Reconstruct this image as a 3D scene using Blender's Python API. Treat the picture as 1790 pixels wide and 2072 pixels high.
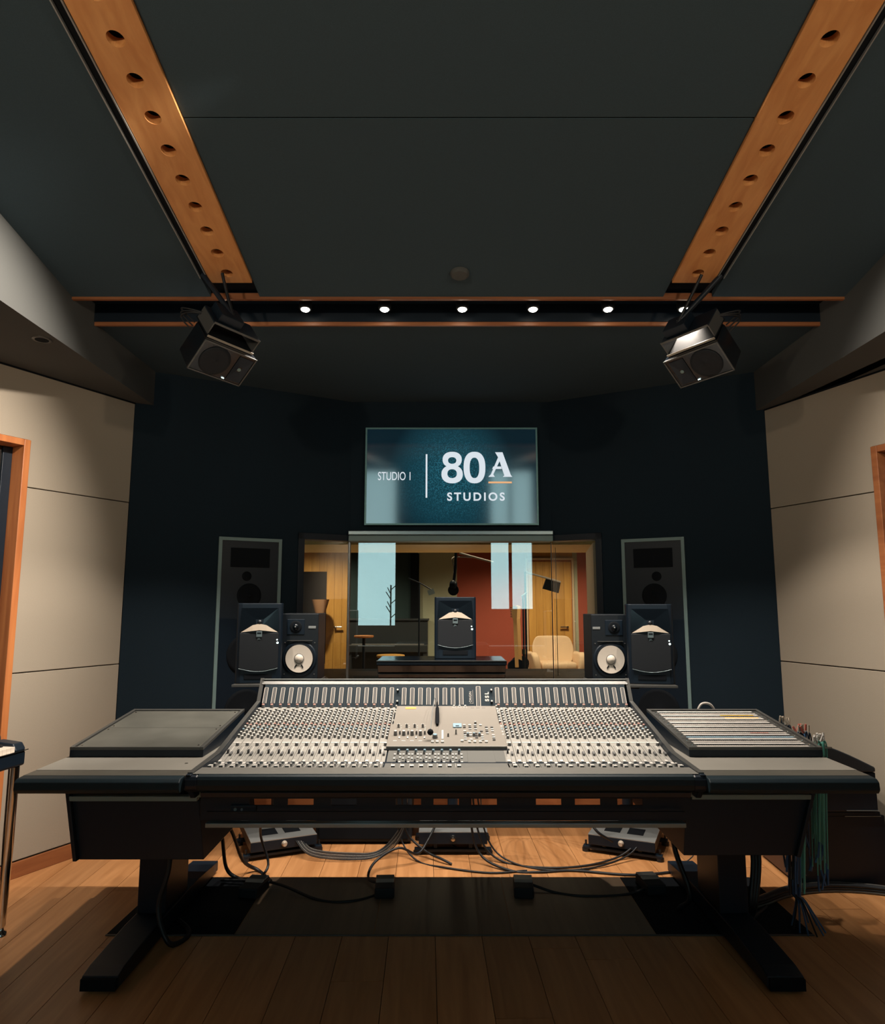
import bpy, bmesh, math, random
from mathutils import Vector, Matrix, Euler
R = math.radians
random.seed(7)
sc = bpy.context.scene
for o in list(bpy.data.objects): bpy.data.objects.remove(o)
C = sc.collection

# ---------------------------------------------------------------- camera
cam_d = bpy.data.cameras.new('camera'); cam = bpy.data.objects.new('camera', cam_d); C.objects.link(cam)
cam.location = (0, 0, 1.42); cam.rotation_euler = (R(97.6), 0, 0)
cam_d.sensor_fit = 'VERTICAL'; cam_d.sensor_height = 24; cam_d.lens = 24*1381/2072; cam_d.clip_start = .05
sc.camera = cam
# ---------------------------------------------------------------- world: overcast daylight seen only through the rear windows
w = bpy.data.worlds.new('overcast'); sc.world = w; w.use_nodes = True
bgn = w.node_tree.nodes['Background']; bgn.inputs[0].default_value = (.58, .87, .90, 1); bgn.inputs[1].default_value = 2.7
sc.view_settings.view_transform = 'Standard'; sc.view_settings.look = 'None'
sc.view_settings.exposure = 0.0; sc.view_settings.gamma = 1.0
try: sc.view_settings.use_curve_mapping = False
except Exception: pass
WARM = (1.0, .885, .76)
SPOT_W = 72      # each of the seven recessed spots
def lamp(kind, loc, aim, power, col=WARM, **kw):
    d = bpy.data.lights.new(kind.lower()+'_light', kind); d.energy = power; d.color = col
    for k, v in kw.items(): setattr(d, k, v)
    o = bpy.data.objects.new(kind.lower()+'_light', d); C.objects.link(o); o.location = loc
    o.rotation_euler = (Vector(aim)-Vector(loc)).to_track_quat('-Z', 'Y').to_euler()
    return o
# ceiling wash spots of the room, above and behind the camera
lamp('SPOT', (-.5, 2.0, 3.14), (-2.6, 2.72, 1.8), 520, spot_size=R(66), spot_blend=.7, shadow_soft_size=.04)
lamp('SPOT', (.75, 2.0, 3.14), (2.85, 2.72, 1.7), 220, spot_size=R(66), spot_blend=.7, shadow_soft_size=.04)
# added warm uplights without fixtures, out of view, to brighten the ceiling beams
for x in (-1.62, 1.80): lamp('SPOT', (x, -.3, 2.50), (x*.72, 1.4, 3.25), 78, (1, .80, .58), spot_size=R(105), spot_blend=.8, shadow_soft_size=.06)
lamp('SPOT', (0, 6.35, .72), (0, 5.6, 2.2), 26, (1, .78, .52), spot_size=R(150), spot_blend=.6, shadow_soft_size=.1)  # added lamp, unseen below the sill, brightens the wood reveal
# live room downlights
for x, y, p in ((-2.1, 10.8, 330), (1.9, 10.6, 330), (.6, 10.2, 200), (0, 7.6, 130), (1.6, 7.4, 160)):
    lamp('SPOT', (x, y, 2.84), (x, y+.25, 0), p, (1, .78, .52), spot_size=R(130), spot_blend=.7, shadow_soft_size=.08)

# ---------------------------------------------------------------- materials
def mat(name, col, rough=.6, metal=0., spec=.5, var=0., scale=20., emis=None, estr=0., bump=0., stretch=(1,1,1), coat=0.):
    m = bpy.data.materials.new(name); m.use_nodes = True; nt = m.node_tree; b = nt.nodes['Principled BSDF']
    b.inputs['Base Color'].default_value = (*col, 1); b.inputs['Roughness'].default_value = rough
    b.inputs['Metallic'].default_value = metal; b.inputs['Specular IOR Level'].default_value = spec
    b.inputs['Coat Weight'].default_value = coat
    if emis: b.inputs['Emission Color'].default_value = (*emis, 1); b.inputs['Emission Strength'].default_value = estr
    if var or bump:
        tc = nt.nodes.new('ShaderNodeTexCoord'); mp = nt.nodes.new('ShaderNodeMapping'); mp.inputs['Scale'].default_value = stretch
        nz = nt.nodes.new('ShaderNodeTexNoise'); nz.inputs['Scale'].default_value = scale; nz.inputs['Detail'].default_value = 5
        nt.links.new(tc.outputs['Object'], mp.inputs[0]); nt.links.new(mp.outputs[0], nz.inputs[0])
        if var:
            mx = nt.nodes.new('ShaderNodeMix'); mx.data_type = 'RGBA'
            mx.inputs[6].default_value = (*[c*(1-var) for c in col], 1); mx.inputs[7].default_value = (*[min(1, c*(1+var)) for c in col], 1)
            nt.links.new(nz.outputs[0], mx.inputs[0]); nt.links.new(mx.outputs[2], b.inputs['Base Color'])
        if bump:
            bp = nt.nodes.new('ShaderNodeBump'); bp.inputs['Strength'].default_value = bump; bp.inputs['Distance'].default_value = .002
            nt.links.new(nz.outputs[0], bp.inputs['Height']); nt.links.new(bp.outputs[0], b.inputs['Normal'])
    return m
def wood(name, c1, c2, rough=.45, axis=1, scale=6., rnd=.25):
    """grain stretched along the given local axis; each object gets its own tone"""
    m = bpy.data.materials.new(name); m.use_nodes = True; nt = m.node_tree; b = nt.nodes['Principled BSDF']; L = nt.links.new
    tc = nt.nodes.new('ShaderNodeTexCoord'); mp = nt.nodes.new('ShaderNodeMapping'); s = [scale*5]*3; s[axis] = scale*.35
    mp.inputs['Scale'].default_value = s
    oi = nt.nodes.new('ShaderNodeObjectInfo'); ad = nt.nodes.new('ShaderNodeVectorMath'); ad.operation = 'ADD'
    sc_ = nt.nodes.new('ShaderNodeMath'); sc_.operation = 'MULTIPLY'; sc_.inputs[1].default_value = 37
    L(oi.outputs['Random'], sc_.inputs[0]); L(tc.outputs['Object'], ad.inputs[0]); L(sc_.outputs[0], ad.inputs[1]); L(ad.outputs[0], mp.inputs[0])
    nz = nt.nodes.new('ShaderNodeTexNoise'); nz.inputs['Scale'].default_value = 1; nz.inputs['Detail'].default_value = 6; nz.inputs['Distortion'].default_value = .6
    L(mp.outputs[0], nz.inputs[0])
    cr = nt.nodes.new('ShaderNodeValToRGB'); cr.color_ramp.elements[0].color = (*c1, 1); cr.color_ramp.elements[1].color = (*c2, 1)
    cr.color_ramp.elements[0].position = .3; cr.color_ramp.elements[1].position = .7
    L(nz.outputs[0], cr.inputs[0])
    hs = nt.nodes.new('ShaderNodeHueSaturation'); mr = nt.nodes.new('ShaderNodeMapRange')
    mr.inputs[3].default_value = 1-rnd; mr.inputs[4].default_value = 1+rnd
    L(oi.outputs['Random'], mr.inputs[0]); L(mr.outputs[0], hs.inputs['Value']); L(cr.outputs[0], hs.inputs['Color'])
    L(hs.outputs[0], b.inputs['Base Color']); b.inputs['Roughness'].default_value = rough
    return m
def glassmat(name, tint=(.93, .97, .96), refl=1.0, add=.04):
    m = bpy.data.materials.new(name); m.use_nodes = True; nt = m.node_tree; nt.nodes.clear(); L = nt.links.new
    out = nt.nodes.new('ShaderNodeOutputMaterial'); t = nt.nodes.new('ShaderNodeBsdfTransparent'); t.inputs[0].default_value = (*tint, 1)
    g = nt.nodes.new('ShaderNodeBsdfGlossy'); g.inputs['Roughness'].default_value = 0.0
    fr = nt.nodes.new('ShaderNodeFresnel'); fr.inputs[0].default_value = 1.5
    a = nt.nodes.new('ShaderNodeMath'); a.operation = 'MULTIPLY_ADD'; a.inputs[1].default_value = refl; a.inputs[2].default_value = add; a.use_clamp = True
    mx = nt.nodes.new('ShaderNodeMixShader')
    L(fr.outputs[0], a.inputs[0]); L(a.outputs[0], mx.inputs[0]); L(t.outputs[0], mx.inputs[1]); L(g.outputs[0], mx.inputs[2]); L(mx.outputs[0], out.inputs[0])
    return m
M = dict(
 ceil=mat('dark_ceiling_fabric', (.054,.082,.100), .95, spec=.1, var=.15, scale=260, bump=.2),
 navy=mat('navy_wall_fabric', (.014,.024,.034), .95, spec=.1, var=.2, scale=300, bump=.2),
 beige=mat('beige_wall_fabric', (.37,.318,.252), .9, spec=.15, var=.06, scale=220, bump=.15),
 bulk=mat('grey_green_bulkhead', (.095,.098,.095), .9, spec=.15, var=.05, scale=200),
 slab=mat('dark_subfloor', (.03,.018,.01), .8),
 floor=wood('oak_floor', (.43,.19,.068), (.60,.29,.118), .38, 1, 5, .16),
 floor2=wood('oak_floor_live', (.20,.13,.08), (.30,.19,.11), .45, 0, 4, .1),
 beam=wood('cedar_beam', (.66,.27,.085), (.82,.39,.14), .40, 1, 5, .03),
 trimwood=wood('cedar_trim', (.42,.13,.04), (.60,.22,.07), .45, 2, 5, .03),
 basewood=wood('red_wood_baseboard', (.26,.085,.03), (.38,.14,.05), .45, 0, 5, .1),
 liveslat=wood('honey_wood_slat', (.52,.26,.055), (.66,.36,.09), .5, 2, 4, .10),
 red=mat('brick_red_wall', (.36,.075,.045), .85, var=.08, scale=30),
 green=mat('pale_green_wall', (.44,.46,.34), .85),
 tealwall=mat('dark_teal_wall', (.02,.045,.05), .8),
 livebeige=mat('live_beige', (.60,.46,.32), .8),
 black=mat('black_plastic', (.005,.009,.014), .45, var=.1, scale=60),
 satin=mat('satin_black_metal', (.006,.013,.023), .42, spec=.35, var=.12, scale=30),
 vinyl=mat('black_vinyl_armrest', (.009,.020,.027), .5, spec=.25, bump=.25, scale=320),
 matte=mat('matte_black', (.004,.006,.009), .85, spec=.2),
 gloss=mat('gloss_black', (.005,.008,.012), .15),
 rubber=mat('black_cable_rubber', (.006,.008,.011), .5),
 greytop=mat('grey_desk_laminate', (.27,.255,.225), .42, var=.10, scale=7),
 darktop=mat('dark_desk_edge', (.085,.080,.066), .45, var=.3, scale=9),
 slate=mat('slate_grey_panel', (.115,.115,.100), .40, var=.45, scale=6),
 frame=mat('dark_grey_edge', (.10,.10,.095), .35, metal=.3),
 consolepanel=mat('console_panel', (.36,.345,.315), .45, var=.04, scale=40),
 modpanel=mat('warm_grey_module', (.27,.245,.215), .42, var=.05, scale=12),
 faderpanel=mat('dark_fader_panel', (.15,.15,.14), .45),
 armtop=mat('grey_armrest_pad', (.16,.155,.14), .5, var=.15, scale=30),
 meterblue=mat('navy_meter_panel', (.012,.027,.040), .4),
 pale=mat('pale_print', (.50,.46,.42), .5),
 alu=mat('brushed_aluminium', (.42,.44,.44), .38, metal=.6),
 steel=mat('dull_blue_steel', (.24,.30,.32), .35, metal=.6),
 tealmetal=mat('pale_teal_trim', (.18,.27,.27), .5),
 cap_white=mat('white_cap', (.72,.69,.65), .4),
 cap_grey=mat('grey_knob', (.16,.16,.16), .45),
 cap_red=mat('red_cap', (.62,.30,.25), .4),
 cap_blue=mat('blue_cap', (.30,.45,.55), .4),
 cap_black=mat('black_cap', (.012,.014,.018), .4),
 orange=mat('orange_label', (.95,.42,.12), .5),
 yellow=mat('yellow_label', (.90,.50,.06), .5),
 cone=mat('white_paper_cone', (.74,.66,.57), .7, var=.04, scale=60),
 chrome=mat('chrome', (.75,.72,.68), .12, metal=1),
 copper=mat('waveguide_lip', (.55,.47,.38), .3, metal=.2),
 cream=mat('cream_bouclé', (.72,.52,.34), .9, var=.06, scale=150, bump=.3),
 screen_edge=mat('tv_bezel', (.12,.26,.27), .4, metal=.3),
 tealcable=mat('mint_cable', (.10,.36,.29), .5),
 bluecable=mat('blue_cable', (.03,.09,.20), .5),
 cap_pink=mat('red_plug', (.65,.16,.12), .45),
 orangecushion=mat('mustard_stool_top', (.85,.45,.10), .6),
 orangetable=mat('orange_table_top', (.55,.22,.07), .5),
 leather=mat('black_piano_cover', (.022,.028,.034), .5, bump=.2, scale=60),
 brownside=mat('brown_case_side', (.10,.05,.03), .6, var=.2, scale=10),
 ivory=mat('ivory_keys', (.80,.70,.60), .3),
 led=mat('white_led', (.8,1,.95), .4, emis=(.75,1,.95), estr=6),
 bulb=mat('spot_lens', (1,1,1), .4, emis=(1,.88,.70), estr=45),
 skin=mat('tan_lampshade', (.42,.22,.11), .8),
 textwhite=mat('screen_text', (.0,.0,.0), .5, emis=(.80,.88,.95), estr=.85),
 textorange=mat('screen_orange', (.0,.0,.0), .5, emis=(.95,.50,.24), estr=.85),
 glass=glassmat('window_glass', (.93,.97,.96), 1.0, .17),
 darkglass=glassmat('dark_glass', (.25,.28,.30), 1.0, .03),
 rearglass=glassmat('rear_glass', (.96,.98,.98), 1.0, 0),
 curtain=mat('pale_curtain', (.50,.46,.46), .9),
 guitar=mat('black_guitar_lacquer', (.008,.012,.02), .15),
 maple=mat('maple_neck', (.72,.42,.17), .4),
 grille=mat('grey_subwoofer_grille', (.0045,.0075,.012), .7),
)
def screenmat():
    m = bpy.data.materials.new('screen_picture'); m.use_nodes = True; nt = m.node_tree; b = nt.nodes['Principled BSDF']; L = nt.links.new
    b.inputs['Base Color'].default_value = (.002,.005,.007,1); b.inputs['Roughness'].default_value = .075; b.inputs['IOR'].default_value = 2.3
    tc = nt.nodes.new('ShaderNodeTexCoord'); mp = nt.nodes.new('ShaderNodeMapping')
    mp.inputs['Scale'].default_value = (2.1, 1, 1.9)
    gr = nt.nodes.new('ShaderNodeTexGradient'); gr.gradient_type = 'SPHERICAL'
    L(tc.outputs['Object'], mp.inputs[0]); L(mp.outputs[0], gr.inputs[0])
    nz = nt.nodes.new('ShaderNodeTexNoise'); nz.inputs['Scale'].default_value = 130; nz.inputs['Detail'].default_value = 3
    L(tc.outputs['Object'], nz.inputs[0])
    r2 = nt.nodes.new('ShaderNodeValToRGB'); r2.color_ramp.elements[0].position = .45; r2.color_ramp.elements[1].position = .68
    r2.color_ramp.elements[0].color = (.35,.35,.35,1); r2.color_ramp.elements[1].color = (2.2,2.2,2.2,1); L(nz.outputs[0], r2.inputs[0])
    r1 = nt.nodes.new('ShaderNodeValToRGB'); e = r1.color_ramp.elements; e[0].color = (.001,.010,.017,1); e[1].color = (.012,.075,.105,1); e[1].position = .75
    L(gr.outputs[0], r1.inputs[0])
    mx = nt.nodes.new('ShaderNodeMix'); mx.data_type = 'RGBA'; mx.blend_type = 'MULTIPLY'; L(gr.outputs[0], mx.inputs[0])
    L(r1.outputs[0], mx.inputs[6]); L(r2.outputs[0], mx.inputs[7]); L(mx.outputs[2], b.inputs['Emission Color']); b.inputs['Emission Strength'].default_value = 1.0
    return m
M['screen'] = screenmat()

# ---------------------------------------------------------------- mesh builder
class MB:
    def __init__(s): s.v = []; s.f = []; s.mi = []; s.sm = []; s.T = Matrix(); s.m = 0
    def add(s, vs, fs, smooth=False):
        n = len(s.v); s.v += [tuple(s.T @ Vector(p)) for p in vs]; s.f += [tuple(n+i for i in f) for f in fs]
        s.mi += [s.m]*len(fs); s.sm += [smooth]*len(fs); return s
    def box(s, x0, x1, y0, y1, z0, z1):
        return s.add([(x0,y0,z0),(x1,y0,z0),(x1,y1,z0),(x0,y1,z0),(x0,y0,z1),(x1,y0,z1),(x1,y1,z1),(x0,y1,z1)],
                     [(0,3,2,1),(4,5,6,7),(0,1,5,4),(1,2,6,5),(2,3,7,6),(3,0,4,7)])
    def prism_x(s, prof, x0, x1):     # profile of (y,z) extruded along x
        n = len(prof); vs = [(x0,y,z) for y,z in prof]+[(x1,y,z) for y,z in prof]
        return s.add(vs, [tuple(range(n)), tuple(reversed(range(n, 2*n)))]+[(i, i+n, (i+1)%n+n, (i+1)%n) for i in range(n)])
    def prism_z(s, prof, z0, z1):     # profile of (x,y) extruded along z
        n = len(prof); vs = [(x,y,z0) for x,y in prof]+[(x,y,z1) for x,y in prof]
        return s.add(vs, [tuple(reversed(range(n))), tuple(range(n, 2*n))]+[(i, (i+1)%n, (i+1)%n+n, i+n) for i in range(n)])
    def prism_y(s, prof, y0, y1):
        n = len(prof); vs = [(x,y0,z) for x,z in prof]+[(x,y1,z) for x,z in prof]
        return s.add(vs, [tuple(range(n)), tuple(reversed(range(n, 2*n)))]+[(i, i+n, (i+1)%n+n, (i+1)%n) for i in range(n)])
    def rev(s, c, axis, prof, n=24, cap=True):   # lathe: prof of (r,h) along axis from c
        ax = Vector(axis).normalized(); u = ax.orthogonal().normalized(); w_ = ax.cross(u); c = Vector(c); vs = []
        for r, h in prof:
            for k in range(n):
                a = 2*math.pi*k/n; vs.append(tuple(c+ax*h+(u*math.cos(a)+w_*math.sin(a))*r))
        fs = [(i*n+k, i*n+(k+1)%n, (i+1)*n+(k+1)%n, (i+1)*n+k) for i in range(len(prof)-1) for k in range(n)]
        s.add(vs, fs, True)
        if cap: s.add(vs[:n], [tuple(reversed(range(n)))]); s.add(vs[-n:], [tuple(range(n))])
        return s
    def cyl(s, a, b, r, r2=None, n=12):
        a = Vector(a); b = Vector(b); d = b-a; return s.rev(a, d, [(r, 0), (r2 if r2 is not None else r, d.length)], n)
    def tube(s, pts, r, n=6, res=6):
        P = [Vector(p) for p in pts]; path = []
        if res > 1 and len(P) > 2:
            Q = [P[0]*2-P[1]]+P+[P[-1]*2-P[-2]]
            for i in range(1, len(Q)-2):
                for k in range(res):
                    t = k/res; a, b, c, d = Q[i-1:i+3]
                    path.append(.5*((2*b)+(c-a)*t+(2*a-5*b+4*c-d)*t*t+(3*b-a-3*c+d)*t**3))
            path.append(P[-1])
        else: path = P
        vs = []; u = None
        for i, p in enumerate(path):
            t = (path[min(i+1, len(path)-1)]-path[max(i-1, 0)]).normalized()
            if u is None: u = t.orthogonal().normalized()
            u = (u-t*u.dot(t)).normalized(); w_ = t.cross(u)
            vs += [tuple(p+(u*math.cos(2*math.pi*k/n)+w_*math.sin(2*math.pi*k/n))*r) for k in range(n)]
        fs = [(i*n+k, i*n+(k+1)%n, (i+1)*n+(k+1)%n, (i+1)*n+k) for i in range(len(path)-1) for k in range(n)]
        s.add(vs, fs, True); s.add(vs[:n], [tuple(reversed(range(n)))]); s.add(vs[-n:], [tuple(range(n))]); return s
    def build(s, name, mats, parent=None, off=(0,0,0), bev=0., seg=2):
        me = bpy.data.meshes.new(name); o_ = Vector(off)
        me.from_pydata([tuple(Vector(p)-o_) for p in s.v], [], s.f)
        for m_ in (mats if isinstance(mats, (list, tuple)) else [mats]): me.materials.append(m_)
        me.polygons.foreach_set('material_index', s.mi); me.polygons.foreach_set('use_smooth', s.sm); me.update()
        ob = bpy.data.objects.new(name, me); C.objects.link(ob)
        if parent: ob.parent = parent
        elif tuple(off) != (0,0,0): ob.location = o_
        if bev:
            bm_ = ob.modifiers.new('edge_bevel', 'BEVEL'); bm_.width = bev; bm_.segments = seg; bm_.limit_method = 'ANGLE'; bm_.angle_limit = R(35)
        return ob
def B(*a): return MB().box(*a)
def thing(name, label, cat, loc=(0,0,0), rot=(0,0,0), group=None):
    o = bpy.data.objects.new(name, None); C.objects.link(o); o.empty_display_size = .1
    o.location = loc; o.rotation_euler = rot; o['label'] = label; o['category'] = cat
    if group: o['group'] = group
    return o
def tag(o, label, cat, group=None, kind=None):
    o['label'] = label; o['category'] = cat
    if group: o['group'] = group
    if kind: o['kind'] = kind
    return o
def struct(o): o['kind'] = 'structure'; return o
def stuff(o): o['kind'] = 'stuff'; return o
def frame_at(p, direction):      # matrix: local x along direction (in plan), local z up, local y = into the wall
    d = Vector((direction[0], direction[1], 0)).normalized(); n = Vector((-d.y, d.x, 0))
    return Matrix(((d.x, n.x, 0, p[0]), (d.y, n.y, 0, p[1]), (0, 0, 1, p[2] if len(p) > 2 else 0), (0, 0, 0, 1)))
def setm(o, Mx):
    l, q, s_ = Mx.decompose(); o.location = l; o.rotation_euler = q.to_euler(); return o
def copy_tree(o, parent=None, keep=False):
    c = o.copy(); C.objects.link(c); c.parent = parent
    for ch in [x for x in bpy.data.objects if x.parent == o]: copy_tree(ch, c)
    return c
def text_mesh(name, body, size, material, parent, loc, rot, ext=.001, bold=0., align='LEFT', xs=1., shear=0., sp=1.):
    cu = bpy.data.curves.new(name, 'FONT'); cu.body = body; cu.size = size; cu.extrude = ext; cu.offset = bold; cu.align_x = align; cu.shear = shear; cu.space_character = sp
    t = bpy.data.objects.new(name+'_tmp', cu); C.objects.link(t)
    dg = bpy.context.evaluated_depsgraph_get(); me = bpy.data.meshes.new_from_object(t.evaluated_get(dg)); bpy.data.objects.remove(t)
    me.materials.clear(); me.materials.append(material); o = bpy.data.objects.new(name, me); C.objects.link(o)
    o.parent = parent; o.location = loc; o.rotation_euler = rot; o.scale = (xs, 1, 1); return o
# ================================================================ ROOM
SL = -.1745                                     # ceiling falls towards the front wall
def cz(y): return 2.965+SL*(y-3.3)
# ---- floor with individual planks
fl = struct(B(-3.6, 3.6, -3.3, 5.3, -.06, -.014).build('floor', M['slab']))
pl_cache = {}
for i in range(-17, 17):
    x0 = i*.2; y = -3.1-random.random()*1.4
    while y < 5.25:
        Ln = random.choice((1.5, 1.8, 2.1)); a, b = max(y, -3.1), min(y+Ln, 5.25); y += Ln
        if b-a < .1: continue
        o = MB().box(-.0988, .0988, -(b-a)/2+.0015, (b-a)/2-.0015, -.014, 0).build('plank', M['floor'], fl, bev=0)
        cx, cy = x0+.1, (a+b)/2; rr = R(1.3)     # boards run a touch clockwise of the view axis
        o.location = (cx*math.cos(rr)-cy*math.sin(rr)*1.0+.04, cy*math.cos(rr)+cx*math.sin(rr), 0); o.rotation_euler = (0, 0, rr)
fl2 = struct(B(-4, 4, 5.3, 12.6, -.06, 0).build('floor', M['floor2']))
# ---- side walls (splayed), with fabric panels
LW = frame_at((-1.98, 4.27), (.4556, .890)); RW = frame_at((2.085, 4.30), (.342, -.940))
def panels(wall, Mx, rows, mt, th=.03):
    for s0, s1, z0, z1 in rows:
        o = MB().box(s0+.003, s1-.003, 0, th, z0+.003, z1-.003).build('panel', mt, wall, bev=.002); setm(o, Mx)
# left: local x runs away from the camera, so the visible wall is at negative s
wl = MB(); wl.T = LW; wl.box(-.655, .02, .03, .2, 0, 2.75); wl.box(-2.7, -.655, .03, .2, 2.31, 4.2); wl.box(-2.7, -2.05, .03, .2, 0, 2.31); wl.box(-.655, .02, .03, .2, 2.75, 3.1)
wl.T = Matrix(); wl.box(-3.45, -3.2, -3.2, 1.95, 0, 4.2)
wall_left = struct(wl.build('wall_left', M['beige']))
panels(wall_left, LW, [(-.655, 0, .082, 1.05), (-.655, 0, 1.05, 2.05)], M['beige'])
setm(MB().prism_y([(-.003,2.053),(-.003,2.69),(-2.7,2.69),(-2.7,2.313),(-.655,2.313),(-.655,2.053)][::-1], 0, .03).build('panel', M['beige'], wall_left), LW)
wr = MB(); wr.T = RW; wr.box(-.02, .715, .03, .2, 0, 2.75); wr.box(.715, 2.7, .03, .2, 2.26, 4.2); wr.box(2.05, 2.7, .03, .2, 0, 2.26); wr.box(-.02, .715, .03, .2, 2.75, 3.1)
wr.T = Matrix(); wr.box(3.0, 3.25, -3.2, 1.9, 0, 4.2)
wall_right = struct(wr.build('wall_right', M['beige']))
panels(wall_right, RW, [(0, .715, .082, 1.065), (0, .715, 1.065, 2.015), ], M['beige'])
setm(MB().prism_y([(.003,2.018),(.715,2.018),(.715,2.263),(2.7,2.263),(2.7,2.66),(.003,2.66)], 0, .03).build('panel', M['beige'], wall_right), RW)
# baseboards
for nm, Mx, a, b in (('baseboard_left', LW, -.655, 0), ('baseboard_right', RW, 0, .715)):
    m = MB().box(a, b, -.014, 0, 0, .08); o = struct(m.build(nm, M['basewood'], bev=.003)); setm(o, Mx)
# doors with cedar frames
def glazed_door(nm, Mx, s0, s1, zt, fw, wd):
    sgn = 1 if s1 > s0 else -1
    m = MB(); e = abs(fw)*sgn
    m.box(min(s0, s0+e), max(s0, s0+e), -.012, .16, 0, zt); m.box(min(s1, s1-e), max(s1, s1-e), -.012, .16, 0, zt)
    m.box(min(s0+e, s1-e), max(s0+e, s1-e), -.012, .16, zt-abs(fw), zt)
    d = struct(m.build(nm, wd, bev=.003)); setm(d, Mx)
    a, b = sorted((s0+e, s1-e))
    g = MB().box(a, b, .10, .108, .1, zt-abs(fw)).build('pane', M['darkglass'], d)
    st = MB().box(a, a+.05, .09, .118, 0, zt-abs(fw)).box(b-.05, b, .09, .118, 0, zt-abs(fw)).box(a+.05, b-.05, .09, .118, 0, .1).build('door_stile', M['satin'], d, bev=.002)
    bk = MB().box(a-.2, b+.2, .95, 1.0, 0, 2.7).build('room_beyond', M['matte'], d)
    return d
d1 = glazed_door('door_1', LW, -.655, -2.0, 2.31, .036, M['trimwood'])
cu = MB()
for k in range(14): cu.rev((-1.95+k*.09+.0, .55, .05), (0,0,1), [(.045, 0), (.045, 2.0)], 8)
o = cu.build('curtain', M['curtain'], d1)
d2 = glazed_door('door_2', RW, .715, 2.0, 2.26, .036, M['basewood'])
# ---- ceiling panels (dark stretched fabric) either side of the two beams
cl = MB(); cl.prism_x([(-3.2, cz(-3.2)+.035), (3.315, cz(3.315)+.035), (3.315, cz(3.315)+.30), (-3.2, cz(-3.2)+.30)], -3.4, 3.4)
cl.prism_x([(3.53, 2.955), (5.3, 2.955), (5.3, 3.22), (3.53, 3.22)], -2.6, 2.7); cl.box(-2.6, 2.7, 3.315, 3.53, 3.09, 3.25)
ceiling = struct(cl.build('ceiling', M['matte']))
def cpanel(x0, x1, y0, y1):
    MB().prism_x([(y0, cz(y0)), (y1, cz(y1)), (y1, cz(y1)+.03), (y0, cz(y0)+.03)], x0, x1).build('ceiling_panel', M['ceil'], ceiling)
for y0, y1 in ((-3.1, -.55), (-.545, 2.2415), (2.2485, 3.298)):
    cpanel(-.93, 1.122, y0, y1)
for y0, y1 in ((-3.1, -.3), (-.293, 3.298)):
    cpanel(-1.885, -1.178, y0, y1); cpanel(1.372, 2.045, y0, y1)
MB().box(-1.885, 2.045, 3.54, 5.25, 2.925, 2.95).build('ceiling_panel', M['ceil'], ceiling)
# ---- bulkheads above the side walls
bl = MB(); bl.prism_x([(-3.1, cz(-3.1)+.1), (-3.1, 2.70), (4.6, 2.70), (4.6, 3.1)], -2.05, -1.885)
bl.prism_z([(-2.05, -3.1), (-3.3, -3.1), (-3.3, 2.0), (-2.0, 4.5), (-1.885, 4.4), (-2.05, 4.4)][::-1], 2.70, 2.74)
b1 = struct(bl.build('trim_1', M['bulk']))
br = MB(); br.prism_x([(-3.1, cz(-3.1)+.1), (-3.1, 2.665), (4.6, 2.665), (4.6, 3.1)], 2.045, 2.2)
br.prism_z([(2.2, -3.1), (3.2, -3.1), (3.2, 1.8), (2.1, 4.5), (2.045, 4.4), (2.2, 4.4)], 2.665, 2.70)
b2 = struct(br.build('trim_2', M['bulk']))
# black reveal line between wall top and bulkhead
for nm, Mx, a, b, z in (('trim_3', LW, -2.7, 0, 2.69), ('trim_4', RW, 0, 2.7, 2.655)):
    o = struct(MB().box(a, b, -.004, .03, z, z+.014).build(nm, M['matte'])); setm(o, Mx)
# ---- slot for the spotlights: dark channel edged with cedar
slot = struct(MB().box(-1.885, 2.045, 3.318, 3.528, 3.03, 3.06).box(-1.885, 2.045, 3.316, 3.322, 2.97, 3.03).box(-1.885, 2.045, 3.524, 3.53, 2.93, 3.03).build('trim_5', M['satin']))
MB().box(-1.885, 2.045, 3.298, 3.316, 2.952, 2.985).build('edge_strip', M['basewood'], slot)
MB().box(-1.885, 2.045, 3.530, 3.544, 2.910, 2.94).build('edge_strip', M['basewood'], slot)
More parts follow.
